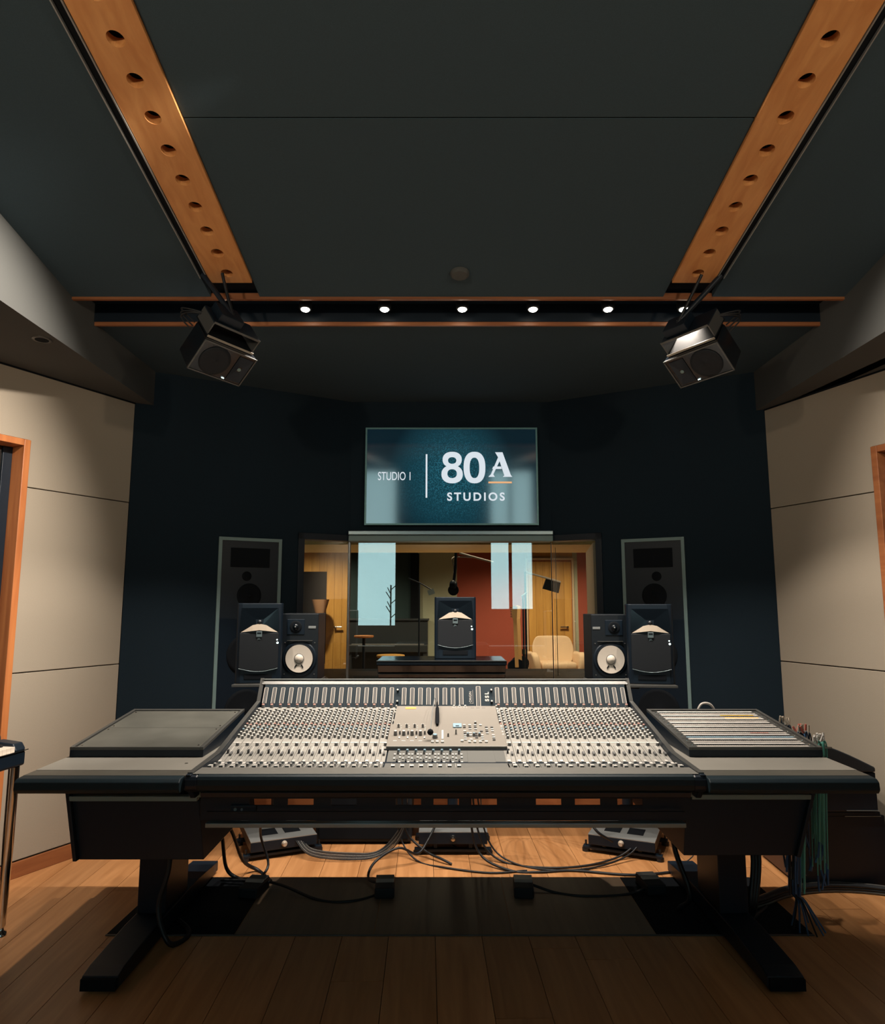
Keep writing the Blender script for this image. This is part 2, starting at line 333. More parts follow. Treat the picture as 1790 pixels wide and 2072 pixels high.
# ---- beams with round holes
def beam(x0, x1, nm):
    m = MB(); xm = (x0+x1)/2; N = 24; p = .1441; r = .0285
    for k in range(-34, 11):
        yc = 1.943+p*k-.0
        yc = 3.24-p*(9-k) if True else yc
        if yc+p/2 > 3.31: continue
        a0, a1 = yc-p/2, yc+p/2; low, up = [], []
        ang = [2*math.pi*(q+.5)/N for q in range(N)]
        vin, vout, vtop = [], [], []
        for t in ang:
            cx, cy = math.cos(t), math.sin(t); yy = yc+r*cy; vin.append((xm+r*cx, yy, cz(yy)-.012)); vtop.append((xm+r*cx, yy, cz(yy)+.022))
            sx, sy = (x1-x0)/2, p/2; q = min(sx/max(abs(cx), 1e-6), sy/max(abs(cy), 1e-6)); yy = yc+q*cy; vout.append((xm+q*cx, yy, cz(yy)-.012))
        m.add(vin+vout+vtop, [(i, i+N, (i+1)%N+N, (i+1)%N) for i in range(N)]+[(i, (i+1)%N, (i+1)%N+2*N, i+2*N) for i in range(N)])
        # corners of the cell
        for sx_ in (x0, x1):
            for sy_ in (a0, a1):
                near = sorted(range(N), key=lambda i: (vout[i][0]-sx_)**2+(vout[i][1]-sy_)**2)[:2]
                m.add([(sx_, sy_, cz(sy_)-.012), vout[near[0]], vout[near[1]]], [(0, 1, 2)])
        m.add([(x0, a0, cz(a0)-.012), (x0, a1, cz(a1)-.012), (x0, a1, cz(a1)+.02), (x0, a0, cz(a0)+.02)], [(0,1,2,3)])
        m.add([(x1, a0, cz(a0)-.012), (x1, a1, cz(a1)-.012), (x1, a1, cz(a1)+.02), (x1, a0, cz(a0)+.02)], [(3,2,1,0)])
    b_ = struct(m.build(nm, M['beam']))
    return b_
bmL = beam(-1.135, -.933, 'trim_6'); bmR = beam(1.125, 1.325, 'trim_7')
def sloped(x0, x1, y0, y1, dz0, dz1):
    return MB().prism_x([(y0, cz(y0)+dz0), (y1, cz(y1)+dz0), (y1, cz(y1)+dz1), (y0, cz(y0)+dz1)], x0, x1)
for b_, xo, sg in ((bmL, -1.137, -1), (bmR, 1.327, 1)):
    def seg(a, b, y1, d0, d1, nm, mt):
        x0, x1 = sorted((xo+sg*a, xo+sg*b)); sloped(x0, x1, -3.1, y1, d0, d1).build(nm, mt, b_)
    seg(0, .040, 3.13, -.006, .03, 'track', M['matte'])
    seg(.001, .006, 3.13, -.016, -.004, 'track_rail', M['alu']); seg(.034, .039, 3.13, -.016, -.004, 'track_rail', M['alu'])
# ---- front wall: two splayed wings and a flat centre with a bay window
FL = frame_at((-1.98, 4.27), (.872, .49)); FR = frame_at((.80, 5.0), (.879, -.477)); LL = 1.491; LR = 1.468
ww = MB(); ww.T = FL; ww.box(0, 1.10, 0, .16, 0, 3.1); ww.box(1.10, LL+.05, 0, .16, 0, .86); ww.box(1.10, LL+.05, 0, .16, 1.915, 3.1)
ww.T = FR; ww.box(.375, LR, 0, .16, 0, 3.1); ww.box(-.05, .375, 0, .16, 0, .86); ww.box(-.05, .375, 0, .16, 1.915, 3.1)
ww.T = Matrix(); ww.box(-.68, .80, 5.0, 5.16, 0, .86); ww.box(-.68, .80, 5.0, 5.16, 1.915, 3.1)
wall_front = struct(ww.build('wall_front', M['navy']))
win = MB()
win.T = FL; win.box(1.10, 1.145, -.015, .12, .86, 1.915); win.box(1.10, LL, -.015, .12, .82, .86); win.box(1.10, LL, -.015, .12, 1.87, 1.915)
win.T = FR; win.box(.33, .375, -.015, .12, .86, 1.915); win.box(0, .375, -.015, .12, .82, .86); win.box(0, .375, -.015, .12, 1.87, 1.915)
win.T = Matrix(); win.box(-.68, .80, 4.985, 5.12, .82, .86); win.box(-.68, .80, 4.985, 5.12, 1.87, 1.915)
for nm_, Mx_, a_, b_ in (('baseboard_front_left', FL, 0, LL), ('baseboard_front_right', FR, 0, LR)):
    setm(struct(MB().box(a_, b_, -.014, 0, 0, .17).build(nm_, M['basewood'], bev=.003)), Mx_)
struct(MB().box(-.68, .80, 4.986, 5.0, 0, .17).build('baseboard_front', M['basewood'], bev=.003))
window_1 = struct(win.build('window_1', M['satin'], bev=.002))
g = MB(); g.box(-.675, .795, 5.02, 5.026, .86, 1.87); g.build('pane', M['glass'], window_1)
g = MB(); g.T = FL; g.box(1.145, LL, .02, .026, .86, 1.87); g.build('pane', M['glass'], window_1)
g = MB(); g.T = FR; g.box(0, .33, .02, .026, .86, 1.87); g.build('pane', M['glass'], window_1)
g = MB(); g.cyl((-.685, 5.02, .86), (-.685, 5.02, 1.87), .010, n=8).build('mullion', M['alu'], window_1)
g = MB(); g.cyl((.80, 5.02, .86), (.80, 5.02, 1.87), .004, n=8).build('mullion', M['frame'], window_1)
# second leaf of the double glazing
MB().box(.90, .904, 5.45, 5.455, .86, 1.86).build('mullion', M['frame'], window_1)
# wood lined reveal between the rooms
lin = struct(MB().box(-1.4, 1.4, 5.17, 6.0, 1.86, 1.90).build('trim_8', M['liveslat']))
MB().add([(1.10, 4.98, .8), (1.26, 6.0, .8), (1.26, 6.0, 1.86), (1.10, 4.98, 1.86), (1.16, 4.98, .8), (1.32, 6.0, .8), (1.32, 6.0, 1.86), (1.16, 4.98, 1.86)],
     [(0,1,2,3),(4,7,6,5),(0,3,7,4),(1,5,6,2)]).build('reveal_side', M['livebeige'], lin)
MB().box(-1.5, 1.4, 5.17, 6.0, .80, .86).build('sill', M['satin'], lin)
# blind cassette over the window, under the screen
bc = thing('blind_cassette', 'long grey-topped teal blind cassette across the window head', 'blind', (.06, 4.97, 1.87))
B(-.745, .745, -.035, .03, .042, .072).build('top_rail', M['steel'], bc, bev=.004)
B(-.745, .745, -.02, .03, -.004, .04).build('cassette', M['tealmetal'], bc, bev=.006)
# ---- live room shell
lr = struct(MB().box(-4, -1.40, 6.0, 6.1, 0, 3).box(1.35, 4, 6.0, 6.1, 0, 3).box(-1.4, 1.35, 6.0, 6.1, 0, .8).box(-1.4, 1.35, 6.0, 6.1, 1.9, 3).build('wall_window', M['tealwall']))
wlo = struct(B(-4.1, -4, 5.2, 12.6, 0, 3).build('wall_side', M['tealwall']))
wlo2 = struct(B(4, 4.1, 5.2, 12.6, 0, 3).build('wall_side', M['livebeige']))
cl2 = struct(B(-4.1, 4.1, 5.3, 12.6, 2.9, 3.0).build('ceiling', M['tealwall']))
YB = 12.3
def bw(x0, x1, mt): return struct(B(x0, x1, YB, YB+.1, 0, 2.9).build('wall_back', mt))
bw(-1.66, -.44, M['tealwall']); bw(-.44, .26, M['green']); bw(.26, 1.50, M['red']); bw(2.33, 2.42, M['green']); bw(2.42, 4.0, M['red'])
# slatted wood wall with glazed door at left
sw = bw(-4.0, -1.66, M['tealwall']); 
for k in range(17):
    x = -4.0+k*.138; z0 = 0
    if -2.99 < x+.06 < -2.06:
        MB().box(x, x+.134, YB-.03, YB, 1.98, 2.9).build('slat', M['liveslat'], sw); MB().box(x, x+.134, YB-.03, YB, 0, .36).build('slat', M['liveslat'], sw)
    else: MB().box(x, x+.134, YB-.03, YB, 0, 2.9).build('slat', M['liveslat'], sw)
MB().box(-2.99, -2.06, YB-.012, YB-.004, .36, 1.98).build('pane', M['gloss'], sw)
def lever(x, z, sg, par):
    MB().cyl((x, YB-.03, z), (x, YB-.10, z), .018, n=10).cyl((x, YB-.09, z), (x+sg*.13, YB-.09, z), .014, n=8).build('door_handle', M['chrome'], par)
lever(-1.90, 1.0, 1, sw)
d3 = struct(B(1.50, 2.33, YB-.02, YB+.05, 0, 2.20).build('door_3', M['trimwood']))
for k in range(6): B(1.535+k*.127, 1.535+k*.127+.124, YB-.045, YB-.02, .01, 2.155).build('slat', M['liveslat'], d3)
MB().box(1.49, 1.52, YB-.07, YB, 0, 2.22).box(2.31, 2.345, YB-.07, YB, 0, 2.22).box(1.52, 2.31, YB-.07, YB, 2.185, 2.22).build('door_frame', M['livebeige'], d3)
lever(2.21, 1.0, -1, d3)
B(1.50, 2.33, YB-.03, YB, 2.22, 2.9).build('lintel', M['liveslat'], d3)
# ---- rear wall with two tall windows (seen mirrored in the glass and the screen)
rw = MB(); ys = (-3.2, -3.05)
for x0, x1, z0, z1 in ((-3.4, -1.65, 0, 4.2), (-.87, .9, 0, 4.2), (1.75, 3.2, 0, 4.2), (-1.65, -.87, 0, .97), (.9, 1.75, 0, 1.28), (-1.65, -.87, 3.98, 4.2), (.9, 1.75, 3.98, 4.2)):
    rw.box(x0, x1, ys[0], ys[1], z0, z1)
wall_back = struct(rw.build('wall_rear', M['navy']))
for nm, x0, x1, z0 in (('window_2', -1.65, -.87, .97), ('window_3', .9, 1.75, 1.28)):
    m = MB().box(x0, x0+.03, -3.12, -3.04, z0, 3.98).box(x1-.03, x1, -3.12, -3.04, z0, 3.98).box(x0, x1, -3.12, -3.04, z0, z0+.03).box(x0, x1, -3.12, -3.04, 3.95, 3.98)
    if nm == 'window_3': m.box(1.27, 1.33, -3.12, -3.04, z0, 3.98).box(x0, x1, -3.12, -3.04, 2.6, 2.64)
    wn = struct(m.build(nm, M['satin']))
    MB().box(x0+.03, x1-.03, -3.09, -3.085, z0+.03, 3.95).build('pane', M['rearglass'], wn)
# floor access hatches under the console with metal lip
hz = .003
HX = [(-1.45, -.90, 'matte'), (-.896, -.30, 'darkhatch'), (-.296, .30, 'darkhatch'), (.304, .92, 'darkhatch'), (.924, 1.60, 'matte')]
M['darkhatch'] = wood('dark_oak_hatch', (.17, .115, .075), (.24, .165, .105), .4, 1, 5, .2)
fh = thing('floor_duct', 'row of dark hatch covers over floor duct beneath the console', 'floor duct', (0, 3.16, 0))
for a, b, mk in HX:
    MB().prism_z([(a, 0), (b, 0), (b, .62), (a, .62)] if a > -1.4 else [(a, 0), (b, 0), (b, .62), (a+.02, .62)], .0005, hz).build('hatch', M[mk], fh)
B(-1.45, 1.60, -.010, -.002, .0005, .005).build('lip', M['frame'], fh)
# ================================================================ MIXING CONSOLE
CX = .012
con = thing('mixing_console', 'large black and warm grey mixing console with meter bridge in the room centre', 'mixing console', (CX, 3.1, 0))
def cb(m, name, mt, bev=0., par=None): return m.build(name, mt, par or con, off=(CX, 3.1, 0), bev=bev)
A = math.atan2(.12, .6); ca, sa = math.cos(A), math.sin(A)
def P(x, s, n=0): return (x, 2.93+s*ca-n*sa, .78+s*sa+n*ca)      # point on the sloping panel
W2 = .938
# body shell: leaves the underside open behind the pierced front plate
m = MB(); m.prism_x([(2.66,.777),(2.93,.777),(3.53,.893),(3.60,1.012),(3.66,1.005),(3.62,.80),(3.3,.725),(2.66,.722)], CX-W2+.02, CX+W2-.02); cb(m, 'body', M['satin'])
# armrest: rounded padded front
prof = [(2.665,.797),(2.606,.797),(2.596,.792),(2.590,.782),(2.589,.762),(2.598,.744),(2.615,.735),(2.665,.735)]
cb(MB().prism_x(prof[::-1], CX-.905, CX+.905), 'armrest', M['vinyl'])
for s in (-1, 1):
    x0, x1 = sorted((CX+s*.9065, CX+s*.955))
    cb(MB().prism_x([(y+.004, z-.002) for y, z in prof][::-1], x0, x1), 'armrest_end', M['satin'], .006)
cb(B(CX-.93, CX+.93, 2.612, 2.712, .7965, .7985), 'armrest_pad', M['armtop'], .002)
cb(MB().prism_x([(2.612,.733),(2.68,.733),(2.68,.712),(2.640,.707),(2.620,.712)][::-1], CX-.90, CX+.90), 'lower_rail', M['satin'], .003)
# side cheeks
for s in (-1, 1):
    x0, x1 = sorted((CX+s*.931, CX+s*.952))
    pr = [(2.60,.797),(2.93,.806),(3.545,.925),(3.612,1.032),(3.67,1.024),(3.63,.80),(3.3,.705),(2.66,.70),(2.62,.74)]
    cb(MB().prism_x(pr, x0, x1), 'side_cheek', M['satin'], .003)
    top = [(2.62,.7975),(2.93,.8065),(3.545,.9255),(3.612,1.0325),(3.612,1.0355),(3.545,.929),(2.93,.810),(2.62,.801)]
    x0, x1 = sorted((CX+s*.932, CX+s*.951)); cb(MB().prism_x(top, x0, x1), 'cheek_trim', M['frame'])
# pierced front plate with nine openings, and grey rail
ox = [(508,557),(585,637),(672,723),(801,852),(877,928),(953,1004),(1082,1133),(1160,1211),(1245,1295)]
hx = [((a-895)/1381*2.62, (b-895)/1381*2.62) for a, b in ox]
m = MB(); y0, y1 = 2.715, 2.722; zt, zb = .683, .659
m.box(CX-.93, CX+.93, y0, y1, zt, .724); m.box(CX-.93, CX+.93, y0, y1, .604, zb); e = [CX-.93]+[v for h in hx for v in h]+[CX+.93]
for i in range(0, len(e), 2): m.box(e[i], e[i+1], y0, y1, zb, zt)
cb(m, 'front_plate', M['satin'])
cb(B(CX-.905, CX+.905, 2.70, 2.735, .582, .598), 'cable_tray_rail', M['steel'], .002)
cb(B(CX-.90, CX+.90, 2.69, 2.70, .640, .643), 'seam_line', M['satin'])
cb(MB().box(CX-.815, CX-.715, 2.706, 2.716, .632, .662), 'usb_socket_plate', M['satin'], .004)
cb(MB().rev((CX-.795, 2.706, .647), (0,-1,0), [(.006,0),(.006,.003)], 10).rev((CX-.77, 2.706, .647), (0,-1,0), [(.005,0),(.005,.003)], 10), 'socket', M['steel'])
# meter bridge
m = MB(); m.prism_x([(3.525,.893),(3.592,1.006),(3.600,1.002),(3.535,.889)], CX-.92, CX+.92); cb(m, 'meter_panel', M['meterblue'])
cb(MB().prism_x([(3.590,1.006),(3.612,1.028),(3.66,1.026),(3.655,1.0),(3.60,1.0)], CX-.94, CX+.94), 'bridge_top', M['frame'], .002)
cb(MB().box(CX-.94, CX+.94, 3.604, 3.63, 1.0275, 1.0305), 'bridge_top_trim', M['alu'])
Abr = math.atan2(.113, .067); cb_, sb_ = math.cos(Abr), math.sin(Abr)
def Q(x, s, n=0): return (x, 3.525+s*cb_-n*sb_, .893+s*sb_+n*cb_)   # bridge plane: s up the face, n outwards
def qbox(m, x0, x1, s0, s1, n0, n1):
    return m.add([Q(x0,s0,n0),Q(x1,s0,n0),Q(x1,s1,n0),Q(x0,s1,n0),Q(x0,s0,n1),Q(x1,s0,n1),Q(x1,s1,n1),Q(x0,s1,n1)],[(0,3,2,1),(4,5,6,7),(0,1,5,4),(1,2,6,5),(2,3,7,6),(3,0,4,7)])
PIT = .0427; XL = -.930; XR = .247
strips = [CX+XL+PIT*i for i in range(16)]+[CX+XR+PIT*i for i in range(16)]
def meter(x, wd=.0085, g=.018, s0=.030, s1=.112, loop=True):
    m = MB(); qbox(m, x-g/2-.0018, x-g/2+.0030, s0, s1, .0008, .0016); qbox(m, x+g/2-.0030, x+g/2+.0018, s0, s1, .0008, .0016)
    qbox(m, x-g/2, x+g/2, s1, s1+.0025, .0008, .0016)
    cb(m, 'meter', M['pale']); m = MB(); m.m = 0; qbox(m, x-.0035, x+.0035, s0, s1-.002, .0006, .0012); cb(m, 'meter_scale', M['cap_grey'])
for x in strips:
    meter(x+.019)
for i in range(8): meter(CX-.207+i*.0414, g=.019, s0=.022, s1=.110)
meter(CX+.170, g=.020, s0=.012, s1=.118)
m = MB()
for x in strips: qbox(m, x-.0024, x-.0014, .010, .122, .0005, .0012)
qbox(m, CX-.22, CX+.10, .010, .0122, .0005, .0012); stuff(cb(m, 'panel_line', M['frame']))
rot_txt = (Abr, 0, 0)
def bridge_text(body, size, x, s, rz, bold=0.):
    Mx = Matrix.Translation(Vector(Q(x, s, .0015))-Vector((CX, 3.1, 0))) @ Matrix.Rotation(Abr, 4, 'X') @ Matrix.Rotation(rz, 4, 'Z')
    t = text_mesh('lettering', body, size, M['cap_white'], con, (0,0,0), (0,0,0), .0003, bold); l, q, _ = Mx.decompose(); t.location = l; t.rotation_euler = q.to_euler(); return t
bridge_text('ORIGIN', .017, CX+.135, .034, R(90)).name = 'lettering'
m = MB(); qbox(m, CX+.141, CX+.1425, .030, .100, .001, .0016); qbox(m, CX+.125, CX+.145, .028, .0295, .001, .0016); cb(m, 'underline', M['pale'])
for i, ch in enumerate('SSL'): bridge_text(ch,   .026, CX+.222, .040+i*.018, R(90), .0012)
for x in (CX-.240, CX+.236):
    for s in (.035, .095):
        m = MB(); m.rev(Q(x, s), Vector(Q(x,s,1))-Vector(Q(x,s,0)), [(.0065,0),(.005,.018)], 12); k = cb(m, 'bridge_knob', M['cap_black'])
        m = MB(); m.rev(Q(x, s, .018), Vector(Q(x,s,1))-Vector(Q(x,s,0)), [(.005,0),(.004,.002)], 12); cb(m, 'bridge_knob_cap', M['cap_white'])
# channel strips
def pbox(m, x0, x1, s0, s1, n0, n1):
    return m.add([P(x0,s0,n0),P(x1,s0,n0),P(x1,s1,n0),P(x0,s1,n0),P(x0,s0,n1),P(x1,s0,n1),P(x1,s1,n1),P(x0,s1,n1)],[(0,3,2,1),(4,5,6,7),(0,1,5,4),(1,2,6,5),(2,3,7,6),(3,0,4,7)])
kb, kw, kr, kbl, btn, kbk = MB(), MB(), MB(), MB(), MB(), MB()
nrm = Vector(P(0,0,1))-Vector(P(0,0,0))
def knob(x, s, cap, r=.0062, h=.013):
    kb.rev(P(x, s, .003), nrm, [(r*1.15, 0), (r*.9, h)], 8); cap.rev(P(x, s, .003+h), nrm, [(r*.9, 0), (r*.75, .0016)], 8)
ROWS = [.553,.520,.487,.452,.420,.388,.355,.322,.290,.256,.224]
base_strip = None
for j, x in enumerate(strips):
    xa, xb = x+.001, x+PIT-.001
    if base_strip is None:
        m = MB(); pbox(m, xa, xb, -.085, .606, .0005, .003); m.box(xa, xb, 2.712, 2.844, .778, .7825)
        m.v = [(v[0]-x, v[1], v[2]) for v in m.v]; me = None
        ch = m.build('channel_strip', [M['consolepanel'], M['faderpanel']], con, off=(0, 3.1, 0))
        ch.data.polygons.foreach_set('material_index', [0]*6+[1]*6); base_strip = ch
    else: ch = base_strip.copy(); C.objects.link(ch); ch.parent = con
    ch.location.x = x-CX
    for i, s in enumerate(ROWS):
        cap = kr if i == 6 else kbl if i == 8 else kw
        knob(x+.0115, s, cap); knob(x+.031, s-.014, kr if i == 6 else kbl if (i == 7 and j % 3) else kw)
    knob(x+.021, .600, kr, .008, .017); knob(x+.031, .135, kw, .0075, .012)
    pbox(btn, x+.004, x+PIT-.004, .160, .168, .003, .0045)                      # pale rule above the small faders
    pbox(btn, x+.020, x+.0225, .060, .130, .003, .0036)
    pbox(kbk, x+.012, x+.019, .050, .064, .003, .016)                           # small fader cap
    pbox(kb, x+.028, x+.037, .028, .052, .003, .012)
    for q in (0, 1): pbox(btn, x+.006+q*.018, x+.018+q*.018, -.046-.022*q, -.030-.022*q, .003, .012)
    kb.rev((x+.021, 2.80, .7825), (0,0,1), [(.007,0),(.006,.011)], 8); kw.rev((x+.021, 2.80, .7935), (0,0,1), [(.006,0),(.005,.0016)], 8)
    pbox(kb, x+.008, x+.0105, .02, .13, .003, .0035); pbox(kb, x+.024, x+.026, -.02, .04, .003, .0035)
    kbk.box(x+.0205, x+.0225, 2.725, 2.84, .7825, .7832)
    btn.box(x+.0335, x+.0345, 2.715, 2.84, .7825, .7832)
    f = MB(); yf = 2.742+.004*math.sin(j*1.7); f.box(x+.014, x+.029, yf-.010, yf+.012, .7832, .800); f.m = 1; f.box(x+.0145, x+.0285, yf-.0115, yf-.010, .7835, .797)  # black front face paints in the shade on the white cap
    f.box(x+.0145, x+.0285, yf-.001, yf+.001, .800, .8004); cb(f, 'fader_cap', [M['cap_white'], M['cap_black']])
# centre section
xc0, xc1 = CX-.241, CX+.253
cb(pbox(MB(), xc0, xc1, .352, .606, .0005, .010), 'centre_plate', M['modpanel'], .002)
cb(pbox(MB(), xc0-.012, xc1+.012, .095, .350, .0005, .016), 'centre_module', M['modpanel'], .003)
cb(pbox(MB(), xc0-.020, xc1+.020, .083, .094, .0005, .006), 'centre_black_strip', M['matte'])  # black strip between the module and the group faders
cb(pbox(MB(), xc0, xc1, -.08, .082, .0005, .003), 'group_fader_panel', M['faderpanel'])
cb(B(xc0, xc1, 2.712, 2.85, .778, .7825), 'group_fader_panel', M['faderpanel'])
cb(pbox(MB(), CX+.092, CX+.205, -.075, .078, .003, .0045), 'blank_plate', M['faderpanel'], .001)
cb(pbox(MB(), xc0+.045, xc0+.098, .560, .585, .010, .0115), 'scribble_label', M['orange'])
def mk(x, s, cap, r, h, z): 
    kb.rev(P(x, s, z), nrm, [(r*1.15, 0), (r*.9, h)], 8); cap.rev(P(x, s, z+h), nrm, [(r*.9, 0), (r*.75, .0016)], 8)
for i in range(3):
    o = MB(); o.rev(P(CX+.045+i*.028, .582, .010), nrm, [(.010,0),(.009,.004),(.005,.006),(.005,.012)], 12); cb(o, 'control_button', M['cap_white'])
for i in range(3): pbox(kb, CX+.128+i*.028, CX+.145+i*.028, .575, .579, .010, .0105)
for x in (xc0-.002, xc1+.004):
    for s in (.60,.545,.51,.40,.335,.13):
        kw.rev(P(x, s, .010), nrm, [(.005,0),(.004,.006)], 8)
for i in range(4):
    x = xc0+.020+i*.037
    mk(x+.008, .305, kbk, .005, .014, .016); mk(x, .215, kw, .0075, .020, .016); mk(x+.019, .225, kbk, .0045, .012, .016)
    pbox(btn, x-.006, x+.010, .150, .156, .016, .0168); pbox(btn, x+.0155, x+.022, .175, .190, .016, .020); pbox(btn, x, x+.012, .335, .343, .016, .019)
    for s in (.27,.285,.30,.32): pbox(btn, x+.016, x+.022, s, s+.005, .016, .018)
mk(CX-.045, .185, kbl, .011, .016, .016)
for x, s in ((-.055,.13),(-.035,.13),(-.012,.13),(.073,.14),(.105,.13),(.128,.13),(.152,.13),(.178,.13)): pbox(btn, CX+x-.006, CX+x+.006, s, s+.012, .016, .022)
pbox(btn, CX-.016, CX-.008, .17, .27, .016, .018)
mk(CX+.013, .20, kbk, .004, .012, .016); mk(CX+.048, .225, kbk, .0035, .02, .016)
cb(pbox(MB(), CX+.036, CX+.076, .300, .345, .016, .022), 'small_display', M['cap_blue'], .002); cb(pbox(MB(), CX+.048, CX+.064, .305, .315, .022, .0225), 'display_window', M['cap_black'])
random.seed(3)
for i in range(6):
    for k in range(8):
        x = CX+.088+i*.025; s = .155+k*.024
        if random.random() < .75: pbox(btn if random.random() < .8 else kb, x-.006, x+.006, s, s+.009, .016, .021)
for x in (.100,.127,.152): mk(CX+x, .205, kbl, .006, .014, .016)
mk(CX+.14, .345, kw, .006, .016, .012)
for i in range(8):
    x = CX-.205+i*.0365
    kbl.rev(P(x+.008, .070, .003), nrm, [(.006,0),(.005,.010)], 8); mk(x+.006, .045, kbk, .004, .012, .003)
    for s, d in ((.03,-.006),(.03,.017),(-.01,-.006),(.0,.017),(-.045,.017)): pbox(btn, x+d-.004, x+d+.004, s, s+.009, .003, .008)
    pbox(kbk, x+.003, x+.009, -.035, -.015, .003, .008)
    btn.box(x-.011, x-.010, 2.745, 2.85, .7825, .7832)
    f = MB(); yf = 2.740; f.box(x-.006, x+.009, yf-.010, yf+.012, .7832, .800); f.m = 1; f.box(x-.0055, x+.0085, yf-.0115, yf-.010, .7835, .797)  # same painted shade on the front of the group caps
    cb(f, 'fader_cap', [M['cap_white'], M['cap_black']])
for m_, nm, mt in ((kb,'knob_body','cap_grey'),(kw,'white_knob_cap','cap_white'),(kr,'red_knob_cap','cap_red'),(kbl,'blue_knob_cap','cap_blue'),(btn,'push_button','cap_white'),(kbk,'small_black_cap','cap_black')):
    stuff(cb(m_, nm, M[mt]))
# talkback gooseneck with foam ball
gm = thing('gooseneck_microphone', 'slim gooseneck talkback microphone leaning over the console centre with black ball tip', 'microphone', P(CX-.047, .606, .004))
o0 = P(CX-.047, .606, .004)
MB().rev(o0, nrm, [(.009,0),(.009,.006),(.004,.008)], 14).build('base', M['satin'], gm, off=o0)
MB().tube([P(CX-.047,.606,.008), P(CX-.047,.60,.05), P(CX-.052,.50,.075), P(CX-.060,.33,.07), P(CX-.065,.165,.050)], .0022, 6).build('gooseneck', M['alu'], gm, off=o0)
MB().rev(P(CX-.065,.165,.050), (0,-.3,-1), [(.001,-.014),(.010,-.010),(.0145,0),(.010,.010),(.001,.014)], 14).build('foam_ball', M['matte'], gm, off=o0)
dk = thing('handset', 'black cigar-shaped handset hanging below the meter bridge beside the gooseneck', 'handset', P(CX-.052, .58, .02)); o0 = P(CX-.052,.58,.02)
MB().rev(P(CX-.038,.60,.035), Vector(P(CX-.036,.30,.022))-Vector(P(CX-.038,.60,.035)), [(.001,0),(.004,.02),(.004,.06),(.0085,.09),(.0095,.15),(.0095,.25),(.006,.28)], 14).build('body', M['matte'], dk, off=o0)
# console pedestals
def pedestal(x, sg, label):
    t = thing('console_pedestal', label, 'pedestal', (x, 3.25, 0), group='black steel pedestals of the console')
    B(x-.062, x+.062, 3.16, 3.42, .085, .60).build('column', M['satin'], t, off=(x,3.25,0), bev=.004)
    m = MB(); w_ = .068
    m.prism_x([(2.72,.012),(2.72,.055),(2.78,.068),(3.05,.085),(3.55,.085),(3.85,.06),(3.85,.012)][::-1], x-w_, x+w_); m.build('foot', M['satin'], t, off=(x,3.25,0), bev=.004)
    B(x-w_+.003, x+w_-.003, 2.705, 2.72, .012, .052).build('foot_cap', M['matte'], t, off=(x,3.25,0))
    for y in (2.80, 3.78): MB().cyl((x, y, 0), (x, y, .013), .022, n=12).build('levelling_pad', M['rubber'], t, off=(x,3.25,0))
    return t
pedestal(-1.262, -1, 'left black steel pedestal with long foot under the blank-panel desk wing')
pedestal(1.265, 1, 'right black steel pedestal with long foot under the patchbay desk wing')
# desk wings
def wing(x0, x1, yf0, name, label, inner):
    b0 = ((x0+x1)/2, 2.9, .6); t = thing(name, label, 'desk', b0)
    def q(m, n, mt, bev=0.): return m.build(n, mt, t, off=b0, bev=bev)
    pr = [(2.62,.791),(2.580,.789),(2.566,.778),(2.564,.752),(2.574,.738),(2.62,.736)]
    q(MB().prism_x(pr[::-1], x0, x1), 'padded_front', M['vinyl'], .004)
    q(B(x0, x1, 2.62, 2.70, .738, .791), 'dark_edge_top', M['darktop'], .002)
    q(B(x0, x1, 2.70, 3.60, .745, .792), 'desktop', M['greytop'], .002)
    return t, q
wl_, q = wing(-1.545, -.948, 0, 'desk_wing', 'left desk wing with blank slate rack panels and pale grey top', 1)
q(MB().prism_y([(-1.378,.455),(-.905,.455),(-.935,.670),(-1.428,.670)][::-1], 2.74, 3.45), 'under_box', M['satin'], .003)
q(MB().prism_y([(-1.392,.455),(-1.378,.455),(-1.428,.735),(-1.444,.735)][::-1], 2.72, 3.45), 'side_plate', M['satin'], .002)
q(B(-1.425, -.935, 2.72, 2.75, .672, .690), 'light_rail', M['tealmetal'], .002)
q(B(-1.42, -.95, 2.78, 3.45, .690, .745), 'upper_box', M['matte'])
q(MB().prism_y([(-.948,.736),(-.935,.738),(-.905,.692),(-.96,.692)], 2.70, 2.72), 'bracket', M['tealmetal'])
def rack(q, xa0, xa1, xb0, xb1, insert):
    # sloping box: front (y 2.92) low, back (y 3.50) high; front x range a, back x range b
    yf, yb, zf, zb_ = 2.915, 3.50, .822, .888
    m = MB(); m.add([(xa0,yf,.792),(xa1,yf,.792),(xb1,yb,.792),(xb0,yb,.792),(xa0,yf,zf),(xa1,yf,zf),(xb1,yb,zb_),(xb0,yb,zb_)],[(0,3,2,1),(4,5,6,7),(0,1,5,4),(1,2,6,5),(2,3,7,6),(3,0,4,7)])
    return m, (yf, yb, zf, zb_)
def rk(x, v, n=0):   # point on sloping rack surface
    yf, yb, zf, zb_ = 2.915, 3.50, .822, .888; return (x, yf+(yb-yf)*v, zf+(zb_-zf)*v+n)
def rbox(m, x0, x1, v0, v1, n0, n1):
    return m.add([rk(x0,v0,n0),rk(x1,v0,n0),rk(x1,v1,n0),rk(x0,v1,n0),rk(x0,v0,n1),rk(x1,v0,n1),rk(x1,v1,n1),rk(x0,v1,n1)],[(0,3,2,1),(4,5,6,7),(0,1,5,4),(1,2,6,5),(2,3,7,6),(3,0,4,7)])
